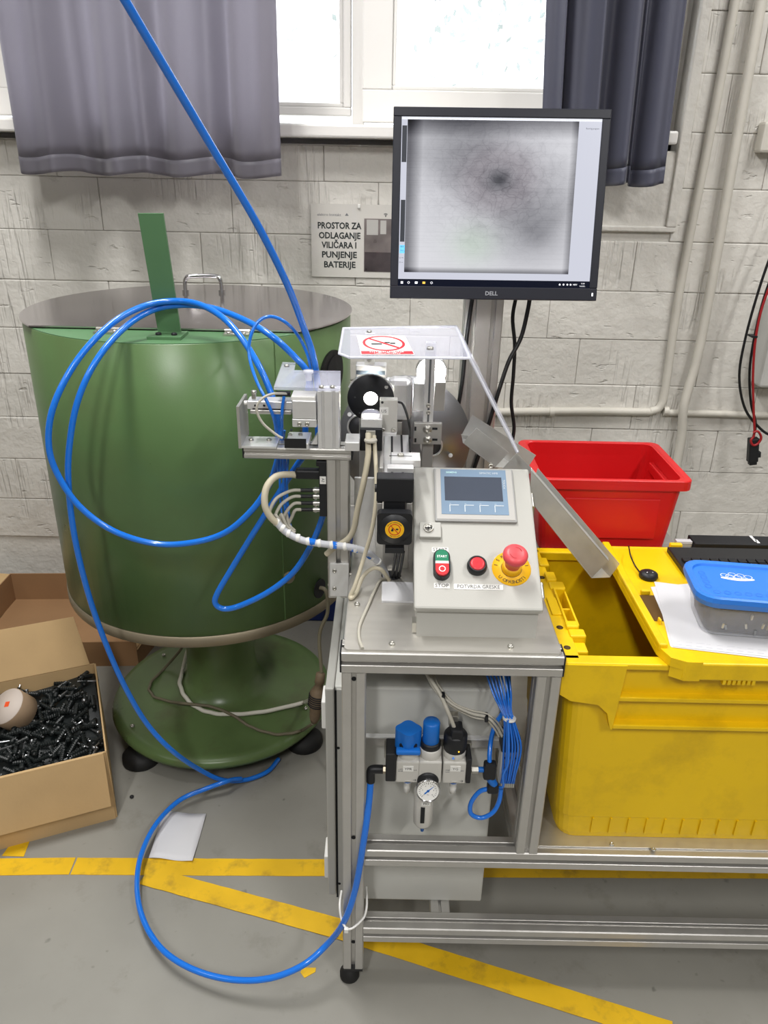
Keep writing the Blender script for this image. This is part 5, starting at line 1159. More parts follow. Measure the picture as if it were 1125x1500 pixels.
# small chute
s1_ = thing('sorting_chute', AY(720, 680, 1.42), 'short steel sorting chute beside the dial wheel', 'chute')
ya, yb_ = 1.40, 1.46
f1 = [AY(x, y, ya) for x, y in ((698, 627), (745, 663), (725, 685), (678, 649))]
MB().slab(f1, .0015).build('front_wall', CHM, s1_)
f2 = [AY(x, y, yb_) for x, y in ((692, 608), (785, 667), (770, 690), (676, 638))]
MB().slab(f2, .0015).build('back_wall', CHM, s1_)
MB().slab([f1[3], f1[2], f2[2], f2[3]], .0015).build('chute_floor', CHM, s1_)
PB('chute_bracket', CHM, s1_, 716, 680, 724, 815, 1.43, .01, .001, zmin=TPZ-.0003)
for (x, y) in ((683, 640), (690, 646)): MB().slab([AY(x-8, y-4, ya+.01), AY(x+2, y-2, ya+.01), AY(x+6, y+5, ya+.01), AY(x-4, y+3, ya+.01)], .001).build('bent_tab', CHM, s1_)
screw(s1_, AY(719, 683, ya-.002), (0, -1, .3), .005)
# long chute to the yellow crate
s2_ = thing('discharge_chute', AY(850, 830, 1.3), 'long steel discharge chute leading down to the yellow crate', 'chute')
ya = 1.295; yb_ = 1.333
g1_ = [AY(x, y, ya) for x, y in ((778, 690), (891, 822), (866, 847), (776, 733))]
MB().slab(g1_, .0016).build('front_wall', CHM, s2_)
g2_ = [AY(x, y, yb_) for x, y in ((788, 686), (908, 826), (893, 846), (776, 722))]
MB().slab(g2_, .0016).build('back_wall', CHM, s2_)
MB().slab([g1_[3], g1_[2], g2_[2], g2_[3]], .0016).build('chute_floor', CHM, s2_)
MB().slab([AY(733, 690, 1.36), AY(757, 664, 1.36), AY(779, 686, 1.36), AY(776, 694, 1.36)], .0016).build('inlet_plate', CHM, s2_)
MB().slab([g1_[0], g1_[1], g1_[1]+V((0, .006, .004)), g1_[0]+V((0, .006, .004))], .001).build('rolled_edge', CHM, s2_)
PB('chute_bracket', CHM, s2_, 776, 694, 783, 800, 1.3335, .006, .001, zmin=TPZ-.0003)
# ------------------------------------------------------------------ monitor
mn = thing('monitor', (.2, 1.6, 1.29), 'black computer monitor with a grey inspection image on its screen', 'monitor')
MBL = V((.003, 1.55, 1.289)); mu = V((1, 0, .006)).normalized(); mv = V((0, .062, .33)).normalized(); mnrm = mu.cross(mv)
if mnrm.y > 0: mnrm = -mnrm
MWd, MHt = .4045, .343
tl = AY(577, 158, 1.605)
MMx = Matrix(((mu.x, mv.x, mnrm.x, MBL.x), (mu.y, mv.y, mnrm.y, MBL.y), (mu.z, mv.z, mnrm.z, MBL.z), (0, 0, 0, 1)))
bw_, bb_, bt_ = .0155, .0235, .0165
scx0, scx1, scz0, scz1 = bw_, MWd-bw_, bb_, MHt-bt_
bzl = MB()
for (a_, b_) in (((0, 0), (MWd, bb_)), ((0, MHt-bt_), (MWd, MHt)), ((0, bb_), (bw_, MHt-bt_)), ((MWd-bw_, bb_), (MWd, MHt-bt_))): bzl.box((a_[0], a_[1], -.02), (b_[0], b_[1], 0), MMx, 0, .0015)
bezel = bzl.build('bezel', NAVY, mn)
MB().box((.004, .004, -.027), (MWd-.004, MHt-.004, -.018), MMx, 0, .003).build('rear_housing', NAVY, mn)
bx('mount', BLACK, mn, (cxm-.05, 1.597, 1.34), (cxm+.05, COY+.0003, 1.43), .002)
def screen_material():
    m = bpy.data.materials.new('monitor image'); m.use_nodes = True; n = m.node_tree.nodes; L = m.node_tree.links
    n.remove(n['Principled BSDF']); out = n['Material Output']
    em = n.new('ShaderNodeEmission'); em.inputs[1].default_value = 1.0
    gl = n.new('ShaderNodeBsdfGlossy'); gl.inputs['Roughness'].default_value = .25; mxs = n.new('ShaderNodeMixShader'); mxs.inputs[0].default_value = .03
    L.new(em.outputs[0], mxs.inputs[1]); L.new(gl.outputs[0], mxs.inputs[2]); L.new(mxs.outputs[0], out.inputs[0])
    uv = n.new('ShaderNodeUVMap'); sx = n.new('ShaderNodeSeparateXYZ'); L.new(uv.outputs[0], sx.inputs[0]); U, Vv = sx.outputs[0], sx.outputs[1]
    def M_(op, a, b_=None):
        x = n.new('ShaderNodeMath'); x.operation = op
        for i, s in enumerate((a, b_)):
            if s is None: continue
            if isinstance(s, (int, float)): x.inputs[i].default_value = s
            else: L.new(s, x.inputs[i])
        return x.outputs[0]
    def gauss(cx, cy, r, ey=1.0):
        dx = M_('SUBTRACT', U, cx); dy = M_('MULTIPLY', M_('SUBTRACT', Vv, cy), ey)
        d2 = M_('ADD', M_('MULTIPLY', dx, dx), M_('MULTIPLY', dy, dy)); return M_('POWER', 2.718, M_('MULTIPLY', d2, -1/(r*r)))
    def rng(s, a, b_, c=0, d=1):
        r = n.new('ShaderNodeMapRange'); r.inputs[1].default_value = a; r.inputs[2].default_value = b_; r.inputs[3].default_value = c; r.inputs[4].default_value = d; L.new(s, r.inputs[0]); return r.outputs[0]
    def noise(sc, det=4, vec=None):
        z = n.new('ShaderNodeTexNoise'); z.inputs['Scale'].default_value = sc; z.inputs['Detail'].default_value = det; L.new(vec or uv.outputs[0], z.inputs[0]); return z.outputs[0]
    # fine criss-cross strokes round the centre
    vor = n.new('ShaderNodeTexVoronoi'); vor.feature = 'DISTANCE_TO_EDGE'; vor.inputs['Scale'].default_value = 17
    nzv = n.new('ShaderNodeTexNoise'); nzv.inputs['Scale'].default_value = 7; L.new(uv.outputs[0], nzv.inputs[0])
    mixv = n.new('ShaderNodeMix'); mixv.data_type = 'RGBA'; mixv.inputs[0].default_value = .12; L.new(uv.outputs[0], mixv.inputs[6]); L.new(nzv.outputs[1], mixv.inputs[7]); L.new(mixv.outputs[2], vor.inputs[0])
    vor2 = n.new('ShaderNodeTexVoronoi'); vor2.feature = 'DISTANCE_TO_EDGE'; vor2.inputs['Scale'].default_value = 38; L.new(mixv.outputs[2], vor2.inputs[0])
    lines = M_('ADD', rng(vor.outputs[0], 0, .05, .8, 0), rng(vor2.outputs[0], 0, .07, .6, 0))
    wv = n.new('ShaderNodeTexWave'); wv.wave_type = 'RINGS'; wv.rings_direction = 'Z'; wv.inputs['Scale'].default_value = 5; wv.inputs['Distortion'].default_value = 6; wv.inputs['Detail'].default_value = 3
    mp = n.new('ShaderNodeMapping'); mp.inputs['Location'].default_value = (-.5, -.66, 0); L.new(uv.outputs[0], mp.inputs[0]); L.new(mp.outputs[0], wv.inputs[0])
    band = gauss(.5, .62, .34, .95)
    r1 = M_('ADD', M_('MULTIPLY', M_('SUBTRACT', U, .5), .6), M_('MULTIPLY', M_('SUBTRACT', Vv, .65), .8)); r2 = M_('SUBTRACT', M_('MULTIPLY', M_('SUBTRACT', U, .5), .8), M_('MULTIPLY', M_('SUBTRACT', Vv, .65), .6))
    diag = M_('MULTIPLY', M_('MULTIPLY', rng(r1, -.24, -.14), rng(r1, .32, .12)), M_('MULTIPLY', rng(r2, .46, .38), rng(r2, -.7, -.2)))
    g = M_('ADD', M_('MULTIPLY', diag, .10), M_('MULTIPLY', band, .12))
    g = M_('ADD', g, M_('MULTIPLY', gauss(.70, .33, .2, 1), .20))
    g = M_('ADD', g, M_('MULTIPLY', gauss(.5, .645, .11, 1), .1))
    g = M_('ADD', g, M_('MULTIPLY', gauss(.505, .652, .045, 1), .2))
    g = M_('ADD', g, M_('MULTIPLY', gauss(.28, .85, .22, 1), .15))
    g = M_('ADD', g, M_('MULTIPLY', M_('MULTIPLY', lines, band), .08))
    g = M_('ADD', g, M_('MULTIPLY', M_('MULTIPLY', rng(wv.outputs[1], .5, .9), band), .025))
    g = M_('ADD', g, M_('MULTIPLY', M_('MULTIPLY', rng(noise(9), .4, .7), band), .09))
    g = M_('ADD', g, rng(Vv, .88, .985, 0, .42)); g = M_('ADD', g, rng(U, .11, .045, 0, .42)); g = M_('ADD', g, rng(U, .85, .885, 0, .3)); g = M_('ADD', g, M_('MULTIPLY', rng(Vv, .12, .09, 0, .35), 1))
    mp2 = n.new('ShaderNodeMapping'); mp2.inputs['Scale'].default_value = (2, 160, 1); L.new(uv.outputs[0], mp2.inputs[0])
    g = M_('ADD', g, M_('MULTIPLY', rng(noise(1, 2, mp2.outputs[0]), .5, .8), .04))
    val = M_('SUBTRACT', .92, g)
    inside = M_('MULTIPLY', M_('MULTIPLY', M_('GREATER_THAN', U, .03), M_('LESS_THAN', U, .886)), M_('MULTIPLY', M_('GREATER_THAN', Vv, .085), M_('LESS_THAN', Vv, .985)))
    col = n.new('ShaderNodeCombineColor')
    pink = M_('MULTIPLY', M_('SUBTRACT', gauss(.5, .645, .15, 1), gauss(.5, .645, .1, 1)), .05); grn = M_('MULTIPLY', gauss(.38, .26, .12, 1), .045)
    L.new(M_('SUBTRACT', val, grn), col.inputs[0]); L.new(M_('SUBTRACT', val, M_('MULTIPLY', pink, 1.2)), col.inputs[1]); L.new(M_('ADD', M_('SUBTRACT', val, M_('ADD', M_('MULTIPLY', grn, 1.3), pink)), .025), col.inputs[2])
    m1 = n.new('ShaderNodeMix'); m1.data_type = 'RGBA'; L.new(inside, m1.inputs[0]); m1.inputs[6].default_value = (.86, .87, .93, 1); L.new(col.outputs[0], m1.inputs[7])
    bar = M_('LESS_THAN', Vv, .043); m2 = n.new('ShaderNodeMix'); m2.data_type = 'RGBA'; L.new(bar, m2.inputs[0]); L.new(m1.outputs[2], m2.inputs[6]); m2.inputs[7].default_value = (.03, .06, .13, 1)
    gm = n.new('ShaderNodeGamma'); gm.inputs[1].default_value = 2.0; L.new(m2.outputs[2], gm.inputs[0])
    L.new(gm.outputs[0], em.inputs[0]); return m
so = MB().add([(scx0, scz0, -.003), (scx1, scz0, -.003), (scx1, scz1, -.003), (scx0, scz1, -.003)], [(0, 1, 2, 3)], 0, False, MMx).build('screen', screen_material(), mn, label='lit screen with a swirling grey inspection picture')
uvl = so.data.uv_layers.new(name='UVMap'); 
for lp in so.data.loops:
    c_ = MMx.inverted() @ so.data.vertices[lp.vertex_index].co; uvl.data[lp.index].uv = ((c_.x-scx0)/(scx1-scx0), (c_.y-scz0)/(scz1-scz0))
def SU(u, v, l=.0004): return MMx @ Matrix.Translation((scx0+(scx1-scx0)*u, scz0+(scz1-scz0)*v, -.003+l))
sw2, sh2 = scx1-scx0, scz1-scz0
def ecol(nm, c_, e=.8): return mat(nm, c_, .5, emit=e)
def srect(nm, u0, v0, u1, v1, m_, l=.0003): shape2d(nm, [rect2d((u0)*sw2, v0*sh2, u1*sw2, v1*sh2)], SU(0, 0, l), m_, so)
srect('picture_strip', .005, .27, .028, .52, ecol('strip dark', (40, 44, 52), .3)); srect('picture_strip', .004, .74, .028, .95, ecol('strip dark', (40, 44, 52), .3)); srect('blue_button', .004, .2, .03, .25, ecol('sky blue button', (96, 178, 226), .7))
EW = ecol('screen white', (236, 238, 244), .9); ED = ecol('screen dark text', (60, 62, 70), .15)
srect('title_bar', 0, .985, 1, 1, ecol('screen title', (214, 218, 226), .75))
text('Running program', .0042, SU(.955, .945), ED, so, maxw=.024)
for k, u in enumerate((.02, .055, .095, .135, .175)):
    m_ = (EW, EW, EW, ecol('folder yellow', (230, 180, 70), .7), EW)[k]
    P_ = [rect2d(-.0022, -.0022, -.0003, -.0003), rect2d(.0003, -.0022, .0022, -.0003), rect2d(-.0022, .0003, -.0003, .0022), rect2d(.0003, .0003, .0022, .0022)] if k == 0 else (ring2d(.0016, .0022, 14) if k in (1, 4) else ([rect2d(-.0026, -.002, .0026, .002)]))
    shape2d('taskbar_icon', P_, SU(u, .021, .0005), m_, so)
text('HRV', .0042, SU(.925, .021, .0005), EW, so); text('13:00', .0034, SU(.965, .028, .0005), EW, so); text('9.6.2021.', .0032, SU(.965, .012, .0005), EW, so)
for u in (.845, .865, .885, .902): shape2d('tray_icon', disc2d(.0017, 10), SU(u, .021, .0005), EW, so)
for k, (u, v, w2) in enumerate(((.017, .24, .006), (.017, .217, .006), (.02, .172, .004), (.02, .145, .004))): shape2d('small_print', scribble(w2, .0018, 3, k), SU(u, v, .0006), ED, so)
for v in (.172, .145): shape2d('check_box', [rect2d(-.0011, -.0011, .0011, -.0008), rect2d(-.0011, .0008, .0011, .0011), rect2d(-.0011, -.0011, -.0008, .0011), rect2d(.0008, -.0011, .0011, .0011)], SU(.007, v, .0006), ED, so)
text('DELL', .0105, MMx @ Matrix.Translation((MWd*.49, bb_*.47, .0006)), mat('grey logo', (160, 162, 168), .4), bezel, bold=.02, maxw=.024)
shape2d('power_led', [rect2d(-.0012, -.003, .0012, .003)], MMx @ Matrix.Translation((MWd-.009, bb_*.5, .0006)), ecol('led white', (245, 248, 255), 2.5), bezel)
# monitor cables
tube('monitor_cable', BLACKCAB, None, [AY(693, 432, 1.613), AY(690, 450, 1.6135), AY(683, 500, 1.6135), AY(677, 560, 1.6135), AY(668, 610, 1.6135), AY(655, 660, 1.6135)], .0042, 8, label='black monitor cable on the face of the aluminium column', cat='cable')
tube('monitor_cable', BLACKCAB, None, [AY(777, 430, 1.64), AY(773, 455, 1.64), AY(763, 495, 1.64), AY(745, 530, 1.625), AY(730, 575, 1.613), AY(718, 615, 1.612), AY(700, 670, 1.612), AY(690, 700, 1.612)], .0045, 8, label='black monitor cable crossing in front of the column to the lower left', cat='cable')
tube('monitor_cable', BLACKCAB, None, [AY(757, 430, 1.66), AY(751, 465, 1.66), AY(754, 505, 1.66), AY(752, 550, 1.66), AY(749, 590, 1.66), AY(753, 625, 1.66), AY(750, 655, 1.66), AY(748, 720, 1.66)], .004, 8, label='black monitor cable hanging in waves beside the column', cat='cable')
# ------------------------------------------------------------------ blue hoses round the drum
HR = .0062; HB = AZ(465, 546, acz).y+.006     # just behind the back edge of the acrylic cover
tube('air_hose', BLUE, None, [AY(183, 0, 1.15)*3.6-AY(245, 105, 1.2)*2.6, AY(183, 0, 1.15)*2-AY(245, 105, 1.2), AY(183, 0, 1.15), AY(245, 105, 1.2), AY(310, 215, 1.26), AY(375, 325, 1.31), AY(420, 415, 1.36), AY(445, 480, HB-.012), AY(459, 522, HB+.004), AY(465, 560, HB+.008), AY(466, 592, HB+.008), AY(466, 640, HB+.008)], HR, 12, label='straight blue air hose coming down from the ceiling to the gripper', cat='hose')
tube('air_hose', BLUE, None, [AY(416, 690, 1.38), AY(412, 640, 1.385), AY(400, 585, 1.40), AY(375, 528, 1.43), AY(338, 476, 1.48), AY(300, 449, 1.54), AY(262, 441, 1.575), AY(215, 447, 1.56), AY(165, 473, 1.50), AY(115, 525, 1.44), AY(80, 590, 1.40), AY(71, 645, 1.39), AY(82, 690, 1.39), AY(115, 740, 1.39), AY(165, 777, 1.395), AY(225, 796, 1.40), AY(280, 795, 1.40), AY(330, 780, 1.395), AY(370, 746, 1.39), AY(395, 708, 1.385), AY(408, 668, 1.38), AY(414, 630, 1.385)], HR, 12, label='blue hose coil hanging in a big loop over the drum front', cat='hose')
fz0 = .008
tube('air_hose', BLUE, None, [AY(447, 640, HB+.030), AY(449, 590, HB+.030), AY(452, 550, HB+.030), AY(432, 523, HB+.034), AY(395, 490, 1.46), AY(350, 465, 1.52), AY(305, 450, 1.56), AY(262, 447, 1.582), AY(222, 455, 1.57), AY(180, 482, 1.51), AY(140, 530, 1.45), AY(113, 590, 1.42), AY(101, 660, 1.41), AY(101, 720, 1.41), AY(110, 790, 1.41), AY(128, 865, 1.42), AY(150, 930, 1.43), AY(180, 1000, 1.44), AY(215, 1060, 1.455), AY(255, 1102, 1.47), AZ(297, 1130, .085), AZ(328, 1143, .03), AZ(362, 1142, fz0), AZ(392, 1130, fz0), AZ(408, 1112, fz0)], HR, 12, label='blue hose running from the bracket down the drum to the floor', cat='hose')
tube('air_hose', BLUE, None, [AZ(353, 1141, .0222), AZ(342, 1142, .034), AZ(328, 1146, .046), AZ(300, 1156, .036), AZ(262, 1173, .03), AZ(228, 1208, .035), AZ(206, 1255, .035), AZ(201, 1305, .035), AZ(212, 1352, .035), AZ(240, 1393, .035), AZ(285, 1421, .04), AZ(340, 1435, .05), AZ(395, 1433, .065), AZ(445, 1413, .09), AZ(482, 1380, .12), AY(505, 1348, FY-.015), AY(521, 1300, FY-.012), AY(533, 1230, FY-.008), AY(540, 1180, FY+.005), HOSE_END], HR, 12, label='blue hose lying in a wide loop on the floor up to the air unit', cat='hose')
tube('air_hose', BLUE, None, [AY(452, 660, 1.37), AY(436, 680, 1.375), AY(410, 720, 1.385), AY(375, 775, 1.395), AY(340, 832, 1.40), AY(318, 870, 1.40), AY(316, 885, 1.40), AY(330, 892, 1.40), AY(355, 886, 1.40), AY(395, 866, 1.395), AY(430, 838, 1.39), AY(455, 800, 1.385), AY(470, 765, 1.375), AY(477, 740, 1.37), AY(480, 715, 1.37)], HR, 12, label='narrow blue hose bight hanging low in front of the drum', cat='hose')
tube('air_hose', BLUE, None, [AY(408, 690, 1.349), AY(407, 665, 1.348), AY(406, 645, 1.346), AY(403, 622, 1.325), AY(399, 607, 1.305), AY(391, 588, 1.303), AY(375, 556, 1.32), AY(365, 520, 1.35), AY(368, 490, 1.36), AY(381, 469, 1.37), AY(400, 464, 1.375), AY(422, 475, 1.38), AY(440, 497, HB+.005), AY(452, 525, HB+.007), AY(456, 555, HB+.008), AY(457, 600, HB+.008)], .003, 8, label='thin blue hose arching up over the gripper', cat='hose')
tube('air_hose', BLUE, None, [AY(416, 581, 1.306), AY(414, 594, 1.306), AY(413, 608, 1.306), AY(413, 622, 1.325), AY(414, 645, 1.346), AY(416, 670, 1.362), AY(418, 710, 1.372), AY(420, 750, 1.372), AY(426, 772, 1.36)], .0028, 8, label='thin blue hose dropping from the slide behind the arm', cat='hose')
for k in range(3): tube('air_hose', BLUE, None, [AY(412+k*5.2, 668, 1.338), AY(410+k*5.2, 700, 1.338), AY(411+k*5.2, 735, 1.33), AY(414+k*5.2, 762, 1.315)], .0022, 8, label='thin blue hose running down behind the grey distributor cables', cat='hose', group='thin blue hoses under the feeder arm')
tube('slide_cable', GREYCAB, None, [AY(425, 577, 1.315), AY(400, 577, 1.3), AY(383, 585, 1.291), AY(376, 600, 1.287), AY(385, 620, 1.286), AY(405, 637, 1.288), AY(414, 642, 1.288)], .0024, 8, label='grey cable looping from the slide switch', cat='cable')
# ------------------------------------------------------------------ yellow container
yc = thing('yellow_container', (.62, 1.26, SHZ), 'large worn yellow stacking container on the lower shelf', 'container')
SZ = SHZ+.0036
YX0, YX1, YY0, YY1, YZ1 = .3127, .915, 1.066, 1.462, .788
def taper(z): return .024*(YZ1-z)/(YZ1-SZ)
def ring(z, off=0):
    t = taper(z)+off; return [(YX0+t, YY0+t*.35), (YX1-t, YY0+t*.35), (YX1-t, YY1-t*.6), (YX0+t, YY1-t*.6)]
def rring(z, off=0, r=.03, n_=5):
    p_ = ring(z, off); x0, y0, x1, y1 = p_[0][0], p_[0][1], p_[2][0], p_[2][1]
    return [V((x, y, z)) for x, y in [((x0+x1)/2+a, (y0+y1)/2+b_) for a, b_ in rrect(x1-x0, y1-y0, r, n_)]]
def shell(zs, off, wallt, name, m, parent, floor=True):
    b = MB(); rings = [rring(z, o) for z, o in zs]; inner = [rring(z, o+wallt) for z, o in zs]; n_ = len(rings[0])
    allr = rings+inner[::-1]; vs = [v for r_ in allr for v in r_]; fs = []
    for j in range(len(allr)-1):
        for i in range(n_): fs.append((j*n_+i, j*n_+(i+1) % n_, (j+1)*n_+(i+1) % n_, (j+1)*n_+i))
    b.add(vs, fs, 0, False); b.add(rings[0], [list(range(n_))[::-1]]); b.add(inner[0], [list(range(n_))]) if floor else None
    return b.build(name, m, parent)
zf = SZ+.0003
shell([(zf, .004), (zf+.012, 0), (zf+.05, 0), (zf+.052, -.002), (.70, 0), (YZ1-.004, 0)], 0, .006, 'container_body', YELP, yc)
# rim band, corner shoulders, ledges and ribs
rb = MB(); n_ = len(rring(YZ1)); o1 = [(YZ1-.07, -.010), (YZ1-.068, -.014), (YZ1-.002, -.014), (YZ1, -.012), (YZ1, .008), (YZ1-.01, .008)]
def corner_shoulder(side):
    s = MB(); 
    if side < 0: x0, x1 = YX0-.013, YX0+.092
    else: x0, x1 = YX1-.092, YX1+.013
    pts = [(x0, YZ1-.002), (x1, YZ1-.002)]
    if side < 0: pts += [(x1-.008, YZ1-.135), (x1-.012, YZ1-.13), (x1-.02, YZ1-.1), (x1-.038, YZ1-.082), (x0+.02, YZ1-.075), (x0, YZ1-.062)]
    else: pts += [(x1, YZ1-.062), (x1-.02, YZ1-.075), (x0+.038, YZ1-.082), (x0+.02, YZ1-.1), (x0+.012, YZ1-.13), (x0+.008, YZ1-.135)]
    if side > 0: pts = [(x0, YZ1-.002), (x1, YZ1-.002)]+pts[2:]
    s.prism(pts, Matrix(((1, 0, 0, 0), (0, 0, 1, YY0-.0150), (0, 1, 0, 0), (0, 0, 0, 1))), .022); return s.build('corner_shoulder', YELP, yc)
corner_shoulder(-1); corner_shoulder(1)
rimb = MB(); 
for (a_, b_) in (((YX0-.013, YY0-.013, YZ1-.012), (YX1+.013, YY0+.012, YZ1)), ((YX0-.013, YY1-.012, YZ1-.02), (YX1+.013, YY1+.01, YZ1)), ((YX0-.013, YY0, YZ1-.062), (YX0-.007, YY1, YZ1)), ((YX1+.007, YY0, YZ1-.062), (YX1+.013, YY1, YZ1)), ((YX0-.013, YY0, YZ1-.006), (YX0+.018, YY1, YZ1)), ((YX1-.018, YY0, YZ1-.006), (YX1+.013, YY1, YZ1))): rimb.box(a_, b_, None, 0, .0025)
rimb.build('rim', YELP, yc)
for z in (YZ1-.07, YZ1-.128): bx('ledge', YELP, yc, (YX0+.085, YY0-.014, z-.005), (YX1-.085, YY0+.01, z+.0035), .0015)
for k in range(14):
    x = YX0+.085+k*.0335; bx('foot_rib', YELP, yc, (x, YY0+.004, zf+.014), (x+.0035, YY0+.0105, zf+.05))
# left hinge rail with pockets
for (a_, b_) in (((.016, 1.098, -.06), (.040, 1.128, -.008)), ((.014, 1.128, -.05), (.042, 1.152, .004)), ((.012, 1.152, -.03), (.034, 1.172, .008)), ((.010, 1.292, -.04), (.040, 1.32, .004)), ((.008, 1.32, -.03), (.028, 1.352, .008)), ((.006, 1.385, -.03), (.026, 1.42, .004))):
    bx('hinge_block', YELP, yc, (YX0+a_[0], a_[1], YZ1+a_[2]), (YX0+b_[0], b_[1], YZ1+b_[2]), .003)
for (a_, b_) in (((.036, 1.172, -.05), (.040, 1.292, -.002)), ((.014, 1.172, -.02), (.018, 1.292, .006)), ((.016, 1.232, -.05), (.038, 1.236, -.006)), ((-.004, 1.20, 0), (.014, 1.26, .003))):
    bx('hinge_wall', YELP, yc, (YX0+a_[0], a_[1], YZ1+a_[2]), (YX0+b_[0], b_[1], YZ1+b_[2]), .0012)
bx('pocket_floor', YELP, yc, (YX0+.010, 1.15, YZ1-.052), (YX0+.040, 1.32, YZ1-.048))
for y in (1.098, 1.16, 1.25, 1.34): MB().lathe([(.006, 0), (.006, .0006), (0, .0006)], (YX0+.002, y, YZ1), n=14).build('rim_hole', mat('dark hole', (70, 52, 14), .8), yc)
bx('side_catch', YELP, yc, (YX0-.016, 1.09, YZ1-.1), (YX0-.008, 1.12, YZ1-.05), .002)
# lid half lying on the right part
yl = thing('container_lid', (.75, 1.26, YZ1), 'yellow hinged lid half covering the right part of the container', 'lid')
LX0 = AZ(975, 960, YZ1+.012).x; LX0b = AZ(908, 830, YZ1+.012).x; LX0 = (LX0+LX0b)/2-.012; LX1 = YX1+.012; LZ = YZ1+.001; LT = LZ+.0122
lpoly = [(LX0, YY1-.004), (LX0, YY0+.02), (LX0+.012, YY0-.012), (LX0+.035, YY0-.024), (LX1, YY0-.024), (LX1, YY1-.004)]
MB().prism(lpoly, Matrix.Translation((0, 0, LZ)), .012).build('lid_plate', YELP, yl)
bx('lid_rim', YELP, yl, (LX0, YY0+.01, LZ+.01), (LX0+.015, YY1-.004, LZ+.024), .003); bx('lid_rim', YELP, yl, (LX0+.03, YY0-.0275, LZ-.02), (LX1, YY0-.0152, LZ+.013), .003); bx('lid_rim', YELP, yl, (LX0, YY1-.012, LZ+.005), (LX1, YY1-.004, LZ+.0135), .002)
MB().prism([(LX0+.0, YY0+.02), (LX0+.012, YY0-.014), (LX0+.035, YY0-.026), (LX0+.06, YY0-.026), (LX0+.06, YY0-.012), (LX0+.038, YY0-.012), (LX0+.02, YY0+.022)], Matrix.Translation((0, -.0024, LZ-.0005)), .0168).prism([(LX0+.0135, YY0-.0152), (LX0+.035, YY0-.0284), (LX0+.06, YY0-.0284), (LX0+.06, YY0-.0152)], Matrix.Translation((0, 0, LZ-.0205)), .0215).build('lid_corner', YELP, yl)
for k in range(7): bx('lid_tooth', YELP, yl, (LX0+.1+k*.008, YY0-.0265, LZ-.028), (LX0+.105+k*.008, YY0-.017, LZ-.018))
q0, q1 = AZ(935, 872, LZ+.012), AZ(958, 910, LZ+.012)
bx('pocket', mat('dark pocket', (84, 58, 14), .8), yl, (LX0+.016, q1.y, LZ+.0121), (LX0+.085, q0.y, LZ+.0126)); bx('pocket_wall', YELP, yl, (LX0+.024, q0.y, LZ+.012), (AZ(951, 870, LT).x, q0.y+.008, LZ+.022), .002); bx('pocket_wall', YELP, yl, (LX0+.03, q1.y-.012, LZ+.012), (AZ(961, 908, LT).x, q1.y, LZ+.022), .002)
bx('latch', YELP, yl, (AZ(994, 808, LZ+.03).x, YY1-.014, LZ+.011), (AZ(1012, 808, LZ+.03).x, YY1-.002, LZ+.024), .002)
# interior dividers of anchors not visible; mouse, paper, keyboard, tub on the lid
LT = LZ+.0122
q = AZ(950, 842, LT+.006)
ms_ = thing('small_usb_device', q, 'small black oval device with a thin lead on the yellow lid', 'device')
MB().lathe([(.017, -.006), (.0185, -.002), (.017, .004), (.01, .008), (0, .0085)], q, n=20).build('device_body', BLACK, ms_); 
for s in (-.005, .006): MB().lathe([(.0016, 0), (0, .0012)], q+V((s, -.004, .0078)), n=8).build('device_light', CHROME, ms_)
tube('device_lead', BLACKCAB, ms_, [q+V((-.014, .008, 0)), AZ(930, 828, LT+.008), AZ(924, 815, LZ+.034), AZ(922, 806, LZ+.036), AZ(921, 800, LZ+.03)], .0014, 8)
PPY = LT+.0006
def sheet(pts, z, label, name='paper_sheet'):
    b = MB(); P_ = [AZ(x, y, z) for x, y in pts]; n_ = len(P_); b.add(P_+[v+V((0, 0, .0004)) for v in P_], [list(range(n_))[::-1], list(range(n_, 2*n_))]+[(i, (i+1) % n_, n_+(i+1) % n_, n_+i) for i in range(n_)]); return b.build(name, PAPER, None, label, 'paper')
sheet([(953, 860), (1010, 855), (1140, 880), (1150, 968), (982, 948), (970, 900)], PPY, 'lower white printed sheet peeking out under the papers on the yellow lid')
ps = sheet([(958, 852), (1005, 858), (1160, 870), (1180, 968), (986, 947)], PPY+.0008, 'white printed sheet under the blue lidded tub')
LN = mat('pale print line', (176, 178, 184), .7)
lnb = MB()
for k in range(9):
    x0 = 990+k*15; a_, b_ = AZ(x0, 944+k*1.6, PPY+.0014), AZ(x0+9, 945+k*1.6, PPY+.0014); lnb.quad(a_, b_, b_+V((0, .0012, 0)), a_+V((0, .0012, 0)))
    a_, b_ = AZ(x0, 939+k*1.6, PPY+.0014), AZ(x0+6+k % 3*3, 940+k*1.6, PPY+.0014); lnb.quad(a_, b_, b_+V((0, .0007, 0)), a_+V((0, .0007, 0)))
lnb.build('print_lines', LN, ps)
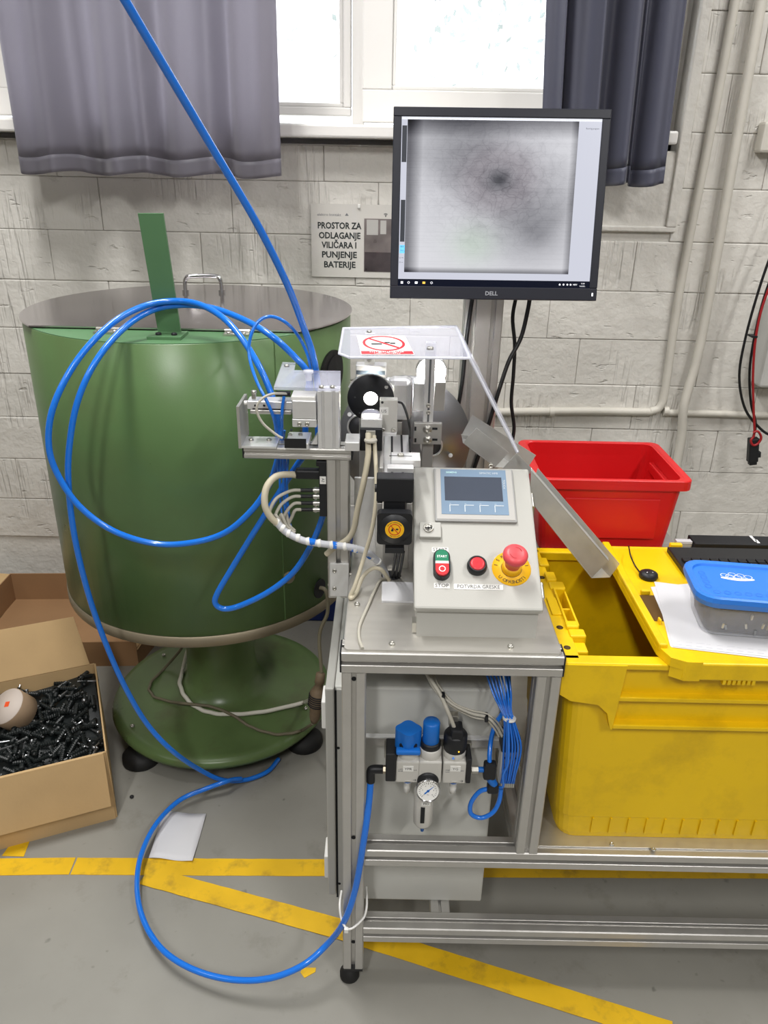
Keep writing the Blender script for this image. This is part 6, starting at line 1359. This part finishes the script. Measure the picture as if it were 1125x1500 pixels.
# plastic tub with blue lid
tb = thing('plastic_tub', AZ(1080, 935, PPY), 'clear plastic tub with a blue lid full of dark parts', 'tub')
tz0 = PPY+.0018; tz1 = tz0+.075
tc0, tc1 = AZ(1018, 931, tz0), AZ(1120, 942, tz0); tcx, tcy = .655, 1.165
tw, td = .185, .125
ta = math.radians(-7)
tc_ = AZ(1023, 930, tz0); Rm = Matrix.Rotation(ta, 4, 'Z')
tcen = tc_+(Rm @ V((tw/2-.012, td/2-.008, 0)))
MT = Matrix.Translation((tcen.x, tcen.y, 0)) @ Rm
TUB = mat('cloudy clear plastic', (214, 216, 222), .18, 0, alpha=.30)
def lofty(levels, m_, name, parent, capb=True, capt=False):
    b = MB(); vs = []; n_ = 0
    for (w_, d_, z, r_) in levels:
        rr2 = rrect(w_, d_, r_, 5); n_ = len(rr2); vs += [(x, y, z) for x, y in rr2]
    fs = [(j*n_+i, j*n_+(i+1) % n_, (j+1)*n_+(i+1) % n_, (j+1)*n_+i) for j in range(len(levels)-1) for i in range(n_)]
    if capb: fs.append(list(range(n_))[::-1])
    if capt: fs.append(list(range((len(levels)-1)*n_, len(levels)*n_)))
    b.add(vs, fs, 0, False, MT); return b.build(name, m_, parent)
lofty([(tw-.045, td-.03, tz0, .02), (tw-.035, td-.02, tz0+.004, .024), (tw-.012, td-.004, tz1-.012, .03), (tw-.008, td, tz1, .03)], TUB, 'tub_body', tb)
lofty([(tw-.052, td-.038, tz0+.003, .018), (tw-.044, td-.03, tz0+.01, .02), (tw-.028, td-.02, tz0+.052, .026), (tw-.05, td-.04, tz0+.056, .02)], mat('dark parts filling', (58, 56, 60), .5, var=.5, vscale=90), 'dark_filling', tb, True, True)
BLID = mat('blue tub lid', (44, 118, 214), .4)
ldo = lofty([(tw+.004, td+.012, tz1-.012, .032), (tw+.012, td+.018, tz1-.002, .034), (tw+.010, td+.016, tz1+.006, .034), (tw+.002, td+.008, tz1+.008, .032), (tw-.014, td-.008, tz1+.006, .028), (tw-.018, td-.012, tz1+.002, .026)], BLID, 'tub_lid', tb, False, True)
LIDM = MT @ Matrix.Translation((0, 0, tz1+.0023))
shape2d('fruit_print', [[(-.028+.056*t, -.002-.006*math.sin(math.pi*t)) for t in [i/14 for i in range(15)]]+[(.028-.056*t, .002) for t in [i/6 for i in range(7)]]]+[p_ for c_ in ((-.02, .009), (-.006, .014), (.008, .012), (.02, .008), (-.012, .006), (.002, .006)) for p_ in ring2d(.0058, .0068, 16, c_[0], c_[1])], LIDM @ Matrix.Translation((-.012, .016, 0)), WHITEINK, ldo)
emb = mat('lid emboss', (38, 104, 196), .35)
shape2d('embossed_ring', [p_ for c_ in [(-.06+.017*i, -.038) for i in range(8)]+[(-.07, -.02+.016*i) for i in range(4)] for p_ in ring2d(.005, .0058, 16, c_[0], c_[1])], LIDM @ Matrix.Translation((0, 0, .0002)), emb, ldo)
rnd = random.Random(9)
for k in range(9):
    x, z = rnd.uniform(-.055, .05), rnd.uniform(tz0+.012, tz0+.045); yv = -(td-.022)/2-.0012*(z-tz0)/.05-.002
    MB().cyl((x, yv, z-.004), (x+rnd.uniform(-.003, .003), yv, z+.005), .0024, n=8, M=MT).build('metal_part', SCR if k % 2 else ZINC, tb)
# keyboard and black box behind
kb = thing('keyboard', AZ(1060, 820, LT), 'black keyboard lying at the back of the yellow lid', 'keyboard')
kq0, kq1 = AZ(1003, 838, LT), AZ(992, 816, LT+.012)
kx_, ky0, ky1 = AZ(990, 818, LT+.012).x, AZ(1010, 842, LT+.01).y, YY1-.024
bx('keyboard_case', BLACK, kb, (kx_, ky0, LT), (kx_+.42, ky1, LT+.012), .002)
for j in range(3):
    for i in range(16):
        x = kx_+.01+i*.0185; y = ky0+.008+j*.019
        if y+.015 < ky1: bx('key', BLACKM, kb, (x, y, LT+.0118), (x+.0155, y+.0155, LT+.0165), .001)
# back table carrying the red crate and the black box
bt = thing('side_table', (.8, 1.8, 0), 'grey table behind the bench carrying the red crate', 'table')
bx('table_plate', mat('grey laminate', (150, 150, 146), .5), bt, (.325, 1.478, .735), (1.55, 1.56, .76), .003); bx('table_wing', MATS['grey laminate'], bt, (.325, 1.56, .735), (.66, 1.78, .76), .003)
for (x, y) in ((.39, 1.74), (.62, 1.74), (1.5, 1.53)): bx('leg', ALU, bt, (x-.02, y-.02, 0 if y > 1.6 else SHZ+.004), (x+.02, y+.02, .735))
ry0 = 1.49
rq = AY(1018, 706, ry0); rzt = rq.z; rx1 = rq.x; rx0 = .312; rdep = .30
ry1 = AZ(970, 648, rzt).y
rdep = ry1-ry0
rd = thing('red_crate', ((rx0+rx1)/2, ry0+.1, .76), 'red plastic crate standing behind the yellow container', 'crate')
def rlev(off, z): return [(rx0+off, ry0+off*.6), (rx1-off, ry0+off*.6), (rx1-off, ry1-off*.6), (rx0+off, ry1-off*.6)]
b = MB(); lv = [(.036, .7605), (.030, .766), (.016, rzt-.03), (.016, rzt-.002)]; inn = [(.04, .766), (.022, rzt-.03), (.02, rzt-.002)]
def rr4(off, z): p_ = rlev(off, z); return [V((x, y, z)) for x, y in [((p_[0][0]+p_[1][0])/2+a, (p_[0][1]+p_[2][1])/2+c_) for a, c_ in rrect(p_[1][0]-p_[0][0], p_[2][1]-p_[0][1], .02, 4)]]
R_ = [rr4(*l) for l in lv]+[rr4(*l) for l in inn[::-1]]; n_ = len(R_[0])
b.add([v for r_ in R_ for v in r_], [(j*n_+i, j*n_+(i+1) % n_, (j+1)*n_+(i+1) % n_, (j+1)*n_+i) for j in range(len(R_)-1) for i in range(n_)]+[list(range(n_))[::-1], list(range((len(R_)-1)*n_, len(R_)*n_))])
b.build('crate_body', REDP, rd)
b = MB(); R_ = [rr4(*l) for l in ((.014, rzt-.022), (0, rzt-.022), (0, rzt-.002), (.002, rzt), (.014, rzt), (.018, rzt-.003))]
b.add([v for r_ in R_ for v in r_], [(j*n_+i, j*n_+(i+1) % n_, (j+1)*n_+(i+1) % n_, (j+1)*n_+i) for j in range(len(R_)-1) for i in range(n_)]); b.build('crate_rim', REDP, rd)
bx('label_panel', REDP, rd, (rx0+.07, ry0+.008, .80), (rx1-.06, ry0+.016, rzt-.045), .002)
bx('handle_bar', REDP, rd, (rx1-.034, ry0+.06, rzt-.05), (rx1-.022, ry1-.06, rzt-.028), .003)
# black flat box with pale printed marks, stacked paper beside it
bz_ = .79; yb0 = YY1+.03
bb = thing('black_box', (.8, BK+.1, .76), 'flat black box with small white print behind the yellow lid', 'box')
by0 = 1.482; bzt = .8; by1 = AZ(1060, 784, bzt).y
bX0 = rx1-.03
bx('box_body', BLACKM, bb, (AY(1016, 806, by0).x, by0, .7605), (AZ(1112, 786, bzt).x+.03, by1, bzt), .002)
for k, (x, y) in enumerate(((1102, 787), (1106, 791), (1110, 793))): q = AZ(x, y, bzt+.0005); bx('print_mark', WHITEINK, bb, (q.x-.004, q.y-.008, bzt+.0001), (q.x+.002, q.y+.008, bzt+.0005))
sp0 = AY(998, 800, by0+.01)
stp = thing('paper_stack', (sp0.x, by0+.05, .76), 'small stack of white cards between red crate and black box', 'paper stack')
for k in range(6): bx('card', PAPER if k % 2 else GREYCAB, stp, (rx1-.012, by0+.01, .7605+k*(bzt-.7605)/6), (AY(1015, 806, by0).x, by1-.02, .7605+(k+.8)*(bzt-.7605)/6))
